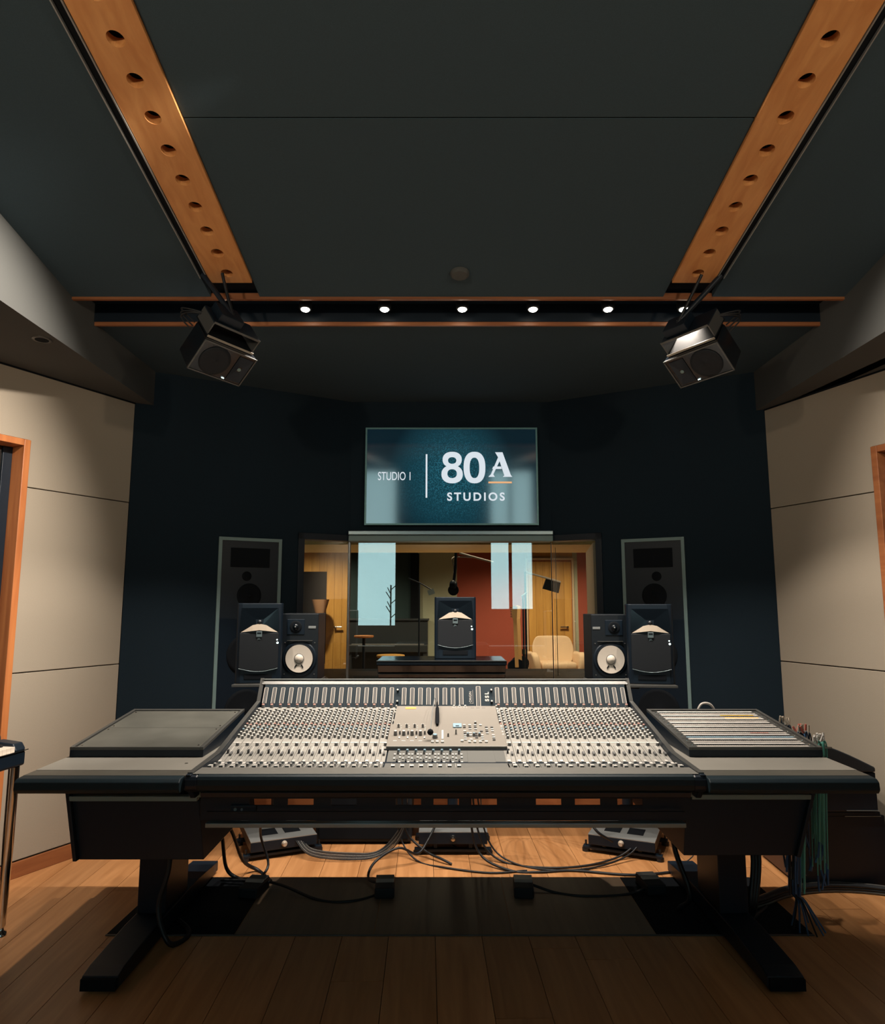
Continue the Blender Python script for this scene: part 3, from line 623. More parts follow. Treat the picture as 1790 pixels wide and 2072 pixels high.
def rack_on(q, x0, x1):
    m, _ = rack(q, x0, x1, x0, x1, 0); q(m, 'rack_box', M['satin'], .003)
    for a, b, v0, v1 in ((x0, x0+.014, 0, 1), (x1-.014, x1, 0, 1), (x0+.014, x1-.014, .965, 1), (x0+.014, x1-.014, 0, .012)):
        q(rbox(MB(), a, b, v0, v1, -.002, .010), 'rack_rim', M['frame'], .0015)
rack_on(q, -1.535, -.985)
q(rbox(MB(), -1.515, -1.005, .02, .485, .0005, .006), 'blank_panel', M['slate'], .001)
q(rbox(MB(), -1.515, -1.005, .490, .955, .0005, .006), 'blank_panel', M['slate'], .001)
for x in (-1.503, -1.017):
    for v in (.06, .44, .53, .91): q(MB().rev(rk(x, v, .006), (0,-.11,1), [(.005,0),(.004,.002)], 8), 'screw', M['chrome'])
q(MB().rev((-1.01, 2.80, .792), (0,0,1), [(.007,0),(.007,.002)], 10), 'screw', M['chrome'])
wr_, q = wing(.963, 1.575, 0, 'desk_wing', 'right desk wing with white striped patchbay and pale grey top', -1)
q(MB().prism_y([(.915,.470),(1.335,.470),(1.405,.676),(.935,.676)][::-1], 2.74, 3.45), 'under_box', M['satin'], .003)
q(MB().prism_y([(1.335,.470),(1.350,.470),(1.432,.735),(1.417,.735)][::-1], 2.72, 3.45), 'side_plate', M['satin'], .002)
q(B(.95, 1.405, 2.72, 2.75, .678, .696), 'light_rail', M['tealmetal'], .002)
q(B(.965, 1.40, 2.78, 3.45, .696, .745), 'upper_box', M['matte'])
q(MB().prism_y([(.963,.738),(.950,.740),(.915,.694),(.975,.694)][::-1], 2.70, 2.72), 'bracket', M['tealmetal'])
rack_on(q, 1.015, 1.565)
NB = 9
jk = MB(); jm = MB()
for i in range(NB):
    v0 = .03+i*.103
    pb = q(rbox(MB(), 1.032, 1.548, v0, v0+.096, .0005, .005), 'patch_panel', M['frame'], .0008)
    q(rbox(MB(), 1.058, 1.522, v0+.004, v0+.030, .005, .0058), 'label_strip', M['pale'] if i != 2 else M['cap_blue'])
    q(rbox(MB(), 1.058, 1.522, v0+.066, v0+.092, .005, .0058), 'label_strip', M['cap_white'])
    if i == 7:
        q(rbox(MB(), 1.345, 1.505, v0-.010, v0+.008, .006, .0066), 'label_strip', M['yellow']); q(rbox(MB(), 1.340, 1.500, v0+.062, v0+.080, .006, .0066), 'label_strip', M['yellow'])
    if i == 3: q(rbox(MB(), 1.36, 1.44, v0+.004, v0+.02, .006, .0066), 'label_strip', M['cap_red'])
    for k in range(48):
        x = 1.066+k*.0095
        jk.rev(rk(x, v0+.040), (0,-.11,1), [(.0026,.0045),(.0026,.0062)], 6); jk.rev(rk(x, v0+.056), (0,-.11,1), [(.0026,.0045),(.0026,.0062)], 6)
    for x in (1.044, 1.536):
        q(MB().rev(rk(x, v0+.048, .005), (0,-.11,1), [(.005,0),(.004,.003)], 8), 'screw', M['chrome'])
stuff(q(jk, 'patch_socket', M['cap_black']))
# small cable loop behind the patchbay
tag(MB().tube([(1.27,3.52,.792),(1.275,3.53,.86),(1.30,3.53,.915),(1.345,3.53,.915),(1.37,3.53,.87),(1.375,3.53,.792)], .006, 8).build('cable_loop', M['pale'], off=(1.32,3.52,.79)), 'short pale cable loop arching up behind the patchbay', 'cable')
# rack of patch cords hung on the right end of the patchbay
random.seed(11)
ph = thing('patch_cord_holder', 'metal hook bar on right desk wing end, hung with patch cords', 'cord holder', (1.60, 3.05, .80))
B(-.02, .075, -.006, .006, .0, .006).build('hook_bar', M['alu'], ph); B(-.035, -.02, -.02, .30, -.012, .006).build('bracket', M['satin'], ph)
for yy in (.14, .28): B(-.02, .06, yy-.005, yy+.005, .0, .006).build('hook_bar', M['alu'], ph)
kinds = [('tealcable','cap_white'),('tealcable','pale'),('bluecable','cap_pink'),('tealcable','copper')]
NPC = 26; cords = []
for i in range(NPC):
    row = i % 3; yy = 3.05+.14*row+random.uniform(-.02,.02); xx = 1.602+(i//3)*.0062+random.uniform(-.002,.002); L_ = random.uniform(.36,.52)
    ck, pk = ('tealcable', 'cap_white') if row == 0 else (('bluecable', 'cap_pink') if row == 1 and i % 2 else ('satin', 'copper'))
    hw = {'tealcable':'mint green','bluecable':'dark blue','satin':'black'}[ck]; pw = {'cap_white':'white','cap_pink':'red','copper':'bronze'}[pk]
    t = thing('patch_cable', f'{hw} patch cord with {pw} plugs hung over the hook at the patchbay end', 'patch cord', (xx, yy, .80), group=f'{hw} patch cords with {pw} plugs on the hook bar')
    zt = .822+row*.014+random.uniform(0,.012)
    MB().tube([(xx-.035, yy-.022, .80-L_), (xx-.018, yy-.020, .62), (xx, yy-.014, .79), (xx-.002, yy-.004, zt-.004), (xx+.001, yy+.010, .79), (xx-.016, yy+.02, .62), (xx-.032, yy+.022, .82-L_)], .0030, 5, 4).build('cord', M[ck], t, off=(xx,yy,.80))
    MB().tube([(xx-.035, yy-.022, .80-L_), (xx-.038+random.uniform(-.02,.02), yy-.03, .80-L_-.06)], .0042, 6, 1).build('plug', M['bluecable'], t, off=(xx,yy,.80))
    MB().tube([(xx-.002, yy, zt), (xx-.004+random.uniform(-.012,.012), yy+random.uniform(-.01,.01), zt+.028)], .0045, 6, 1).build('plug', M[pk], t, off=(xx,yy,.80))
# ---- black covered case against the right wall
bc = thing('covered_case', 'tall black case with curved padded top between right desk wing and wall', 'case', (1.95, 3.8, 0))
def q(m, n, mt, bev=0.): return m.build(n, mt, bc, off=(1.95,3.8,0), bev=bev)
q(MB().prism_z([(1.80,3.63),(2.24,3.63),(2.09,4.05),(1.81,4.08)], .01, .355), 'lower_cabinet', M['satin'], .006)
q(MB().prism_z([(1.791,3.635),(1.799,3.635),(1.809,4.08),(1.801,4.08)], .015, .35), 'brown_side_panel', M['brownside'])
q(MB().prism_z([(1.79,3.60),(2.20,3.60),(2.08,4.05),(1.80,4.08)], .360, .380), 'ledge', M['satin'], .004)
q(MB().prism_z([(1.79,3.58),(2.18,3.58),(2.07,4.05),(1.80,4.08)], .385, .575), 'upper_cabinet', M['satin'], .006)
q(B(2.02, 2.181, 3.577, 3.582, .390, .393), 'edge_line', M['steel']); q(B(2.02, 2.20, 3.597, 3.602, .357, .360), 'edge_line', M['steel'])
lid = MB(); n = 14; prof = [(1.69,.578)]+[(2.175,.578)]+[(2.175-.485*i/n, .600+.135*math.sin(math.pi*.5*min(1, i/n*1.15))) for i in range(n+1)]
lid.prism_y(prof, 3.57, 3.98); q(lid, 'curved_lid', M['leather'], .006)
# ================================================================ MONITOR SPEAKERS
def jbl(loc, rot, label, w=.254, h=.445, d=.26, name='studio_monitor', group=None):
    t = thing(name, label, 'speaker', loc, rot, group)
    hw = w/2; r = .028
    # cabinet with rounded front edges (front faces -y)
    pr = [(-hw, .02), (-hw+.008, .006), (-hw+.03, 0), (hw-.03, 0), (hw-.008, .006), (hw, .02), (hw-.012, d), (-hw+.012, d)]
    MB().prism_z(pr, 0, h).build('cabinet', M['satin'], t, bev=.004)
    # wide horn: recessed waveguide with flared lip
    zt, zb = h*.94, h*.625; zc_ = h*.72
    m = MB()
    outer = [(-hw*.80, zt), (hw*.80, zt), (hw*.86, zb+.01), (hw*.30, zb+.038), (-hw*.30, zb+.038), (-hw*.86, zb+.01)]
    inner = [(-hw*.18, zc_+.035), (hw*.18, zc_+.035), (hw*.14, zc_), (hw*.08, zc_-.004), (-hw*.08, zc_-.004), (-hw*.14, zc_)]
    n = 6; vs = [(x, -.004, z) for x, z in outer]+[(x, .0-.0005, z) for x, z in inner]
    m.add(vs, [(i, (i+1)%n, (i+1)%n+n, i+n) for i in range(n)]); m.build('waveguide', M['gloss'], t)
    m = MB(); m.add([(-hw*.80,-.005,zb+.004),(-hw*.30,-.005,zb+.044),(0,-.005,zb+.052),(hw*.30,-.005,zb+.044),(hw*.80,-.005,zb+.004),
                     (hw*.30,-.016,zb+.012),(0,-.017,zb+.016),(-hw*.30,-.016,zb+.012)], [(0,7,1),(1,7,6,2),(2,6,5,3),(3,5,4)]); m.build('waveguide_lip', M['copper'], t)
    MB().rev((0,-.003,zc_+.018),(0,-1,0),[(.013,0),(.011,.003),(.004,.006)],14).build('tweeter', M['black'], t)
    # perforated grille below with curved lower edge
    pts = [(-hw*.84, zb), (-hw*.84, .10)]+[(-hw*.84+hw*1.68*i/10, .085-.018*math.sin(math.pi*i/10)) for i in range(11)]+[(hw*.84, .10), (hw*.84, zb)]
    MB().prism_y([(x, z) for x, z in pts][::-1], -.010, .004).build('grille', M['grille'], t, bev=.003)
    MB().tube([(x, -.009, z-.002) for x, z in pts[2:13]], .0018, 6, 1).build('grille_edge', M['steel'], t)
    b_ = MB().box(-.016, .016, -.016, -.009, zb-.022, zb+.010).build('badge', M['steel'], t, bev=.002)
    MB().box(-.011, .011, -.0175, -.016, zb-.004, zb+.004).build('badge_window', M['matte'], b_)
    text_mesh('lettering', 'JBL', .014, M['steel'], t, (0, -.0115, zb-.036), (R(90), 0, 0), .0004, .0002, 'CENTER')
    MB().rev((hw*.80, -.009, zb-.055), (0,-1,0), [(.006,0),(.005,.002)], 10).build('power_light', M['led'], t)
    MB().rev((hw*.78, -.009, zb-.038), (0,-1,0), [(.004,0),(.003,.002)], 10).build('power_light', M['led'], t)
    MB().box(-hw*.6, hw*.6, -.003, .002, .022, .050).build('port_slot', M['matte'], t, bev=.004)
    return t
def plate_stand(x, y, z, rz, label, w=.26, group=None):
    t = thing('speaker_stand', label, 'speaker stand', (x, y, 0), (0, 0, rz), group)
    m = MB(); m.T = Matrix.Rotation(-rz, 4, 'Z') @ Matrix.Translation((-x, -y, 0))
    if w > 0: m.prism_z([(-1.165,3.86),(-.90,3.885),(-.72,4.02),(-.72,4.30),(-1.165,4.25)], z-.014, z)
    else: m.prism_z([(1.30,3.86),(1.30,4.25),(.865,4.30),(.865,4.02),(1.04,3.885)], z-.014, z)
    m.build('top_plate', M['frame'], t, bev=.002); B(-.12, .12, -.10, .12, z-.045, z-.014).build('plate_bracket', M['satin'], t, bev=.003)
    MB().cyl((0,.10,.19),(0,.10,z-.045),.032,n=18).build('pole', M['satin'], t)
    # heavy base box on a bar with levelling feet
    B(-.185, .185, -.17, .30, .048, .100).build('base_box', M['satin'], t, bev=.003)
    MB().box(-.185,.185,-.17,.30,.100,.104).build('base_top', M['alu'], t)
    for s in (-1, 1): B(s*.065-.045, s*.065+.045, -.08, .03, .104, .106).build('top_recess', M['matte'], t)
    B(-.05, .05, .05, .15, .104, .20).build('pole_clamp', M['satin'], t, bev=.004)
    MB().rev((0,-.17,.076),(0,-1,0),[(.016,0),(.016,.008),(.008,.012),(.010,.024)],14).build('locking_knob', M['copper'], t)
    B(-.22, .22, -.16, -.12, .018, .034).build('foot_bar', M['satin'], t, bev=.003); B(-.22, .22, .12, .16, .018, .034).build('foot_bar', M['satin'], t, bev=.003)
    for s in (-1, 1):
        for yy in (-.14, .14):
            MB().cyl((s*.205,yy,0),(s*.205,yy,.018),.022,n=12).cyl((s*.205,yy,.018),(s*.205,yy,.06),.006,n=8).build('levelling_foot', M['rubber'], t)
        B(s*.10-.01, s*.10+.01, -.15, .15, .034, .048).build('riser', M['satin'], t)
    return t
z0 = 1.42+3.87*(.1323-.9912*.2491)*1.0
JL = (-1.036, 3.92, .974); JR = (1.176, 3.92, .969)
jbl(JL, (0,0,R(10)), 'large black monitor with horn, left of the mixing console')
jbl(JR, (0,0,R(-10)), 'large black monitor with horn, right of the mixing console')
plate_stand(-.960, 4.22, .973, R(23.6), 'wide-topped speaker stand under the two left monitors', 1)
plate_stand(1.075, 4.22, .968, R(-23.6), 'wide-topped speaker stand under the two right monitors', -1)
for s_, x_, r_ in ((0, JL, -1), (1, JR, 1)): pass
def ns10(loc, rz, sg, label, tip):
    t = thing('bookshelf_monitor', label, 'speaker', loc, (0,0,rz)); w, h, d = .215, .385, .20; hw = w/2
    B(-hw, hw, 0, d, 0, h).build('cabinet', M['black'], t, bev=.004)
    cxw, czw = 0.0, .125
    MB().rev((cxw, .002, czw),(0,-1,0),[(.102,0),(.102,.006),(.094,.008)],36).build('woofer_ring', M['satin'], t)
    MB().rev((cxw,-.0065,czw),(0,-1,0),[(.088,0),(.083,.004),(.079,.005)],36,cap=False).build('surround', M['matte'], t)
    m = MB(); n = 36; pr = [(.080,.0118),(.074,.0112),(.050,.0095),(.026,.008)]
    c = Vector((cxw, 0, czw))
    vs = [(c.x+r*math.cos(2*math.pi*k/n), -y_, c.z+r*math.sin(2*math.pi*k/n)) for r, y_ in pr for k in range(n)]
    m.add(vs, [(i*n+k, i*n+(k+1)%n, (i+1)*n+(k+1)%n, (i+1)*n+k) for i in range(3) for k in range(n)], True)
    m.add(vs[-n:], [tuple(range(n))]); m.add(vs[:n]+[(v[0], 0.0, v[2]) for v in vs[:n]], [(k,(k+1)%n,(k+1)%n+n,k+n) for k in range(n)]); m.build('white_cone', M['cone'], t)
    MB().rev((cxw,-.0075,czw),(0,-1,0),[(.027,0),(.025,.006),(.018,.013),(.008,.017),(.001,.018)],24).build('dust_cap', M['cone'], t)
    MB().tube([(cxw+.028*math.cos(a), -.0115, czw+.028*math.sin(a)) for a in [2*math.pi*k/20 for k in range(21)]], .0015, 6, 1).build('cap_ring', M['cap_grey'], t)
    for s in (-1, 1): MB().tube([(cxw+s*.014,-.0105,czw-.034),(cxw+s*.024,-.0125,czw-.050)], .0035, 6, 1).build('lead_wire', M['matte'], t)
    tx = -sg*.026+.0
    MB().box(tx-.052, tx+.052, -.004, .002, .262, .352).build('tweeter_plate', M['satin'], t, bev=.003)
    MB().rev((tx,-.004,.308),(0,-1,0),[(.036,0),(.034,.004),(.022,.003)],28).build('tweeter_ring', M['matte'], t)
    MB().rev((tx,-.007,.308),(0,-1,0),[(.018,0),(.014,.006),(.004,.010)],20).build('tweeter_dome', M['gloss'], t)
    MB().rev((tx,-.017,.308),(0,-1,0),[(.0045,0),(.003,.002)],10).build('dome_cap', M['alu'], t)
    MB().box(tip-.022, tip+.022, -.003, .001, .298, .312).build('name_plate', M['alu'], t, bev=.001)
    MB().box(-.075, .075, -.012, .001, .226, .2295).build('baffle_bar', M['frame'], t)
    for sx in (-1,1):
        for sz in (.035,.215): MB().rev((sx*.088,-.001,sz),(0,-1,0),[(.004,0),(.003,.002)],8).build('screw', M['frame'], t)
    return t
ns10((-.836, 4.07, .974), R(-2), 1, 'black bookshelf monitor with white cone beside the left horn monitor', .070)
ns10((.982, 4.07, .969), R(2), -1, 'black bookshelf monitor with white cone beside the right horn monitor', -.078)
def pole_stand(x, y, z, label):
    t = thing('speaker_stand', label, 'speaker stand', (x, y, 0))
    B(-.10,.10,-.08,.10,z-.012,z).build('top_plate', M['satin'], t, bev=.002)
    MB().cyl((0,.02,.02),(0,.02,z-.012),.022,n=14).build('pole', M['satin'], t)
    MB().rev((0,.02,0),(0,0,1),[(.15,0),(.15,.012),(.03,.02)],24).build('base', M['satin'], t); return t
# centre monitor and the dark shelf it stands on
jbl((.078, 4.22, 1.085), (0,0,0), 'black horn monitor in the middle, standing on the black shelf before the window', h=.372)
t = thing('centre_shelf_stand', 'wide black shelf stand behind the console carrying the middle monitor', 'stand', (.06, 4.22, 0))
B(-.445, .315, -.16, .22, 1.060, 1.085).build('shelf', M['gloss'], t, bev=.003)
MB().prism_x([(-.16,1.060),(-.10,.985),(-.02,.95),(.18,.95),(.18,1.060)], -.44, .31).build('shelf_body', M['gloss'], t, bev=.003)
B(-.445, .315, -.163, -.155, 1.0835, 1.0875).build('shelf_edge', M['frame'], t)
B(-.44, .31, -.128, -.118, 1.005, 1.009).build('shelf_line', M['frame'], t)
MB().cyl((0,.02,.125),(0,.02,.955),.03,n=16).build('pole', M['satin'], t)
B(-.195, .195, -.13, .20, .062, .125).build('base_box', M['satin'], t, bev=.003); B(-.195,.195,-.13,.20,.125,.129).build('base_top', M['alu'], t)
MB().rev((0,-.13,.095),(0,-1,0),[(.018,0),(.018,.008),(.008,.012),(.010,.024)],14).build('locking_knob', M['chrome'], t)
B(-.22,.22,-.12,-.08,.018,.034).build('foot_bar', M['satin'], t, bev=.003); B(-.22,.22,.12,.16,.018,.034).build('foot_bar', M['satin'], t, bev=.003)
for s in (-1,1):
    for yy in (-.10,.14): MB().cyl((s*.205,yy,0),(s*.205,yy,.018),.022,n=12).build('levelling_foot', M['rubber'], t)
    B(s*.10-.01, s*.10+.01, -.11, .15, .034, .062).build('riser', M['satin'], t)
sub = thing('subwoofer', 'dark grey subwoofer cabinet on the floor left of the middle stand', 'subwoofer', (-.47, 4.46, 0))
B(-.285,.285,-.18,.18,.012,.42).build('cabinet', M['grille'], sub, bev=.008)
B(-.265,.265,-.192,-.178,.03,.40).build('grille', M['matte'], sub, bev=.004)
for s in (-1,1):
    for yy in (-.14,.14): MB().cyl((s*.25,yy,0),(s*.25,yy,.014),.02,n=12).build('foot', M['rubber'], sub)
# ================================================================ SOFFIT SPEAKERS
def soffit(Mx, u0, u1, name, label, sg):
    p = Mx @ Vector((0,0,0)); t = thing(name, label, 'speaker'); setm(t, Mx)
    z0, z1 = .42, 1.86; w_ = .022
    B(u0+w_, u1-w_, -.006, -.001, z0+w_, z1-w_).build('baffle', M['satin'], t)
    for a, b, c, d_ in ((u0,u0+w_,z0,z1),(u1-w_,u1,z0,z1),(u0+w_,u1-w_,z1-w_,z1),(u0+w_,u1-w_,z0,z0+w_)):
        B(a, b, -.016, -.001, c, d_).build('trim', M['tealmetal'], t, bev=.001)
    um = (u0+u1)/2; hw = (u1-u0)/2
    B(um-hw*.62, um+hw*.62, -.011, -.006, 1.66, 1.79).build('mid_horn', M['matte'], t, bev=.004)
    MB().rev((um+.02*sg,-.006,1.60),(0,-1,0),[(.032,0),(.03,.005),(.012,.002),(.006,.005)],24).build('tweeter', M['matte'], t)
    MB().rev((um,-.006,1.47),(0,-1,0),[(.082,0),(.080,.006),(.065,.003),(.014,.001),(.010,.006)],30).build('midrange', M['matte'], t)
    for zz in (1.08, .72):
        MB().rev((um,-.006,zz),(0,-1,0),[(.135,0),(.133,.008),(.115,.010),(.05,.004),(.001,.018)],36).build('woofer', M['matte'], t)
    return t
soffit(FL, .558, .983, 'flush_wall_speaker', 'tall flush wall speaker with pale trim, left of the window', -1)
# right wing: local u runs from the centre outward
def ru(px, py=1090):
    a = (px-895)/1381; b = -(py-1036)/1381; rx = a/(.9912-b*.1323)
    # (.80+.879u') = rx*(5.0-.477u')
    return (rx*5.0-.80)/(.879+.477*rx)
soffit(FR, ru(1257), ru(1384), 'flush_wall_speaker', 'tall flush wall speaker with pale trim, right of the window', 1)
# ================================================================ SCREEN
tv = thing('wall_screen', 'wall screen showing 80A STUDIOS, hung over the window', 'screen', (.066, 4.945, 2.348))
tw, th_ = .636, .364
B(-tw, tw, .004, .05, -th_, th_).build('housing', M['matte'], tv, bev=.003)
MB().add([(-tw+.012,.002,-th_+.012),(tw-.012,.002,-th_+.012),(tw-.012,.002,th_-.012),(-tw+.012,.002,th_-.012)],[(0,1,2,3)]).build('display', M['screen'], tv)
for a,b,c,d_ in ((-tw,-tw+.012,-th_,th_),(tw-.012,tw,-th_,th_),(-tw+.012,tw-.012,th_-.012,th_),(-tw+.012,tw-.012,-th_,-th_+.012)):
    B(a,b,-.003,.006,c,d_).build('bezel', M['screen_edge'], tv)
def sx(px): return (px-913)/347*2*tw
def sz(py): return -(py-967)/197*2*th_
RX = (R(90),0,0)
text_mesh('lettering', 'STUDIO 1', .088, M['textwhite'], tv, (sx(765), -.001, sz(975.5)), RX, .0002, .0002, xs=.655)
def glyph_ring(m, x0, x1, z0, z1, hx0, hx1, hz0, hz1, n=36, y=-.0012, pw=1.12):
    def el(a, b, c, d, k):
        t = 2*math.pi*k/n; cc, s_ = math.cos(t), math.sin(t); f = lambda v: math.copysign(abs(v)**(1/pw), v)
        return (sx((a+b)/2+(b-a)/2*f(cc)), sz((c+d)/2+(d-c)/2*f(s_)))
    O_ = [el(x0,x1,z0,z1,k) for k in range(n)]; I_ = [el(hx0,hx1,hz0,hz1,k) for k in range(n)]
    return m.add([(a,y,b) for a,b in O_]+[(a,y,b) for a,b in I_]+[(a,0,b) for a,b in O_], [(k,(k+1)%n,(k+1)%n+n,k+n) for k in range(n)]+[(k,k+2*n,(k+1)%n+2*n,(k+1)%n) for k in range(n)])
m = MB(); glyph_ring(m, 895.2,933.8,918,950, 906.2,922.8,929,942.5); glyph_ring(m, 892.8,935.8,945.5,982, 904.8,923.8,953.5,971.5); m.build('digit', M['textwhite'], tv)
m = MB(); glyph_ring(m, 937.4,981.2,918,982, 949.6,968.8,930,971.5, pw=1.2); m.build('digit', M['textwhite'], tv)
text_mesh('lettering', 'STUDIOS', .083, M['textwhite'], tv, (sx(904), -.001, sz(1016.5)), RX, .0002, .0022, sp=1.35)
MB().box(sx(861.2), sx(864.6), -.0012, 0, sz(1011), sz(923)).build('divider', M['textwhite'], tv)
MB().box(sx(987), sx(1034), -.0012, 0, sz(982), sz(978.5)).build('underline', M['textorange'], tv)
def poly(pts, nm, mt, y=-.0012):
    MB().prism_y([(sx(x), sz(z)) for x, z in pts], y, 0).build(nm, mt, tv)
poly([(1001,919),(1016,919),(1032,965),(1035,969),(1016,969),(1019,966),(1008,931),(1004,924)], 'letter_stroke', M['textwhite'])
poly([(1007,929),(1010,937),(997,964),(1000,969),(987,969),(992,964)], 'letter_stroke', M['textwhite'], -.0011)
poly([(997,948),(1013,948),(1014,953),(995,953)], 'letter_stroke', M['textwhite'], -.0010)
# ================================================================ RECESSED SPOTLIGHTS
names = ['first spotlight from the left, half hidden by the hanging speaker bracket','second spotlight from the left in the dark ceiling slot','third spotlight from the left in the dark ceiling slot','middle spotlight of seven in the dark ceiling slot','third spotlight from the right in the dark ceiling slot','second spotlight from the right in the dark ceiling slot','last spotlight on the right, beside the right hanging speaker']
for i, x in enumerate((-1.138, -.72, -.304, .104, .475, .869, 1.266)):
    t = thing('spotlight', names[i], 'spotlight', (x, 3.42, 2.96), (R(0),0,0), 'spotlights in the ceiling slot')
    MB().rev((0,0,.072),(0,-.1,-1),[(.030,0),(.034,.05),(.034,.082),(.028,.084)],20).build('housing', M['matte'], t)
    MB().rev((0,-.008,-.0120),(0,-.1,-1),[(.023,0),(.019,.005)],20).build('lens', M['bulb'], t)
    lp = lamp('SPOT', (x, 3.42, 2.935), (x, 3.15+(.0), 0), SPOT_W*(1.35 if i in (0, 6) else 1), WARM, spot_size=R(92), spot_blend=.3, shadow_soft_size=.02)
    lp.parent = t; lp.location = (0, 0, -.03)
sd = thing('smoke_detector', 'small round smoke detector on the dark ceiling above the spotlights', 'detector', (.083, 3.109, cz(3.109)), (R(-9.9),0,0))
MB().rev((0,0,0),(0,0,-1),[(.046,0),(.046,.010),(.036,.018)],28).build('body', M['bulk'], sd)
dl = thing('downlight', 'unlit round downlight in the left bulkhead soffit', 'downlight', (-1.96, 3.20, 2.70))
MB().rev((0,0,0),(0,0,-1),[(.045,0),(.045,.004),(.034,.004)],28).build('ring', M['frame'], dl); MB().rev((0,0,-.001),(0,0,-1),[(.034,0),(.03,.0045)],24).build('lens', M['matte'], dl)
# ================================================================ HANGING SPEAKERS
def hanging(loc, fdir, roll, label, top, sg):
    F = Vector(fdir).normalized()                          # facing direction (local -y)
    yv = -F; xv = Vector((0,0,1)).cross(yv)*-1; xv = yv.cross(Vector((0,0,1))).normalized(); zv = xv.cross(yv).normalized()
    Mx = Matrix(((xv.x,yv.x,zv.x),(xv.y,yv.y,zv.y),(xv.z,yv.z,zv.z))).to_4x4() @ Matrix.Rotation(R(roll), 4, 'Y')
    t = thing('hanging_speaker', label, 'speaker'); Mx.translation = Vector(loc); setm(t, Mx)
    hl, hh, d = .148, .086, .20
    m = MB(); m.prism_z([(-hl,0),(hl,0),(hl-.012,d*.75),(hl-.05,d),(-hl+.05,d),(-hl+.012,d*.75)], -hh, hh); m.build('cabinet', M['gloss'], t, bev=.006)
    for a,b,c,e in ((-hl,hl,hh-.006,hh),(-hl,hl,-hh,-hh+.006),(-hl,-hl+.006,-hh,hh),(hl-.006,hl,-hh,hh)): B(a,b,-.004,.0,c,e).build('front_rim', M['frame'], t)
    hx_ = sg*.092; wx = -sg*.045
    MB().rev((wx,-.001,0),(0,-1,0),[(.078,0),(.076,.006),(.06,.004),(.02,.001),(.001,.008)],30).build('woofer', M['grille'], t)
    m = MB(); m.add([(hx_-.035,-.003,-.07),(hx_+.045,-.003,-.07),(hx_+.045,-.003,.07),(hx_-.035,-.003,.07),(hx_-.008,-.0005,-.014),(hx_+.012,-.0005,-.014),(hx_+.012,-.0005,.014),(hx_-.008,-.0005,.014)],
        [(0,1,5,4),(1,2,6,5),(2,3,7,6),(3,0,4,7)]); m.build('waveguide', M['satin'], t)
    MB().rev((hx_+.002,-.001,0),(0,-1,0),[(.010,0),(.007,.005)],12).build('tweeter', M['tealmetal'], t)
    for k in (0,1): MB().rev((hx_-sg*.055+k*.008,-.004,-hh+.016),(0,-1,0),[(.003,0),(.002,.002)],8).build('power_light', M['led'], t)
    # yoke: U shaped bracket over the top with grey edges
    B(-.13,.13,.03,.19,hh+.004,hh+.012).build('yoke_plate', M['matte'], t)
    B(-.13,.13,.026,.030,hh+.003,hh+.013).build('yoke_edge', M['copper'], t)
    for s in (-1,1): B(s*.128-.003, s*.128+.003, .04, .18, hh+.012, hh+.075).build('yoke_arm', M['frame'], t)
    B(-.13,.13,.04,.18,hh+.075,hh+.081).build('yoke_top', M['satin'], t); B(-.13,.13,.037,.041,hh+.073,hh+.083).build('yoke_edge', M['frame'], t)
    B(-.105,.02,.06,.17,hh+.081,hh+.125).build('mount_box', M['satin'], t, bev=.004)
    inv = Mx.inverted(); tp = inv @ Vector(top)
    MB().tube([(-.03,.11,hh+.120),tuple((Vector((-.03,.11,hh+.120))+tp)/2),tuple(tp)], .013, 10, 1).build('drop_rod', M['satin'], t)
    c2 = inv @ Vector((top[0]-sg*(-.0)+(.10 if sg>0 else -.10), top[1]-.02, cz(top[1])-.012))
    MB().tube([(-.03,.10,hh+.12),tuple((Vector((-.03,.10,hh+.12))*.5+c2*.5)+Vector((0,.01,0))),tuple(c2)], .0075, 8).build('cable', M['rubber'], t)
    for k in range(3): MB().tube([(-sg*.12,.19,.02+.02*k),(-sg*(.17+.01*k),.23,.04+.02*k),(-sg*.17,.20,.09+.01*k),(-sg*.10,.15,hh+.06)], .004, 6).build('lead', M['rubber'], t)
    return t
HL = hanging((-1.060, 3.17, 2.565), (.494, -.409, -.767), 4, 'black speaker hanging from the left ceiling beam on a yoke bracket', (-1.155, 3.11, 2.99), 1)
HR = hanging((1.245, 3.20, 2.565), (-.494, -.409, -.767), -4, 'black speaker hanging from the right ceiling beam on a yoke bracket', (1.345, 3.12, 2.99), -1)
# ================================================================ LEFT FOREGROUND: electric piano
ep = thing('electric_piano', 'corner of a black electric piano with ivory keys and chrome legs at left edge', 'piano', (-2.19, 3.24, 0), (0,0,R(80.8)))
# local x runs along the keyboard; the visible end is at x=0
def q(m, n, mt, bev=0., par=None): return m.build(n, mt, par or ep, bev=bev)
EPM = True
q(B(-1.2, 0, -.32, .20, .70, .765), 'body', M['satin'], .01)
q(B(-1.205, .008, -.325, .20, .765, .769), 'chrome_trim', M['chrome'])
q(MB().prism_x([(-.32,.769),(-.20,.769),(-.20,.81),(-.30,.80)], -.06, 0), 'cheek_block', M['satin'], .006)
q(MB().prism_x([(-.20,.769),(.20,.769),(.20,.90),(.0,.90),(-.19,.83)], -1.2, 0), 'lid', M['leather'], .012)
for k in range(26): B(-.062-.0235*(k+1)+.0006, -.062-.0235*k-.0006, -.315, -.20, .769, .790).build('white_key', M['ivory'], ep, bev=.001)
for k in range(25):
    if k % 7 in (0, 1, 3, 4, 5): B(-.062-.0235*(k+1)-.006, -.062-.0235*(k+1)+.006, -.27, -.20, .790, .800).build('black_key', M['cap_black'], ep, bev=.001)
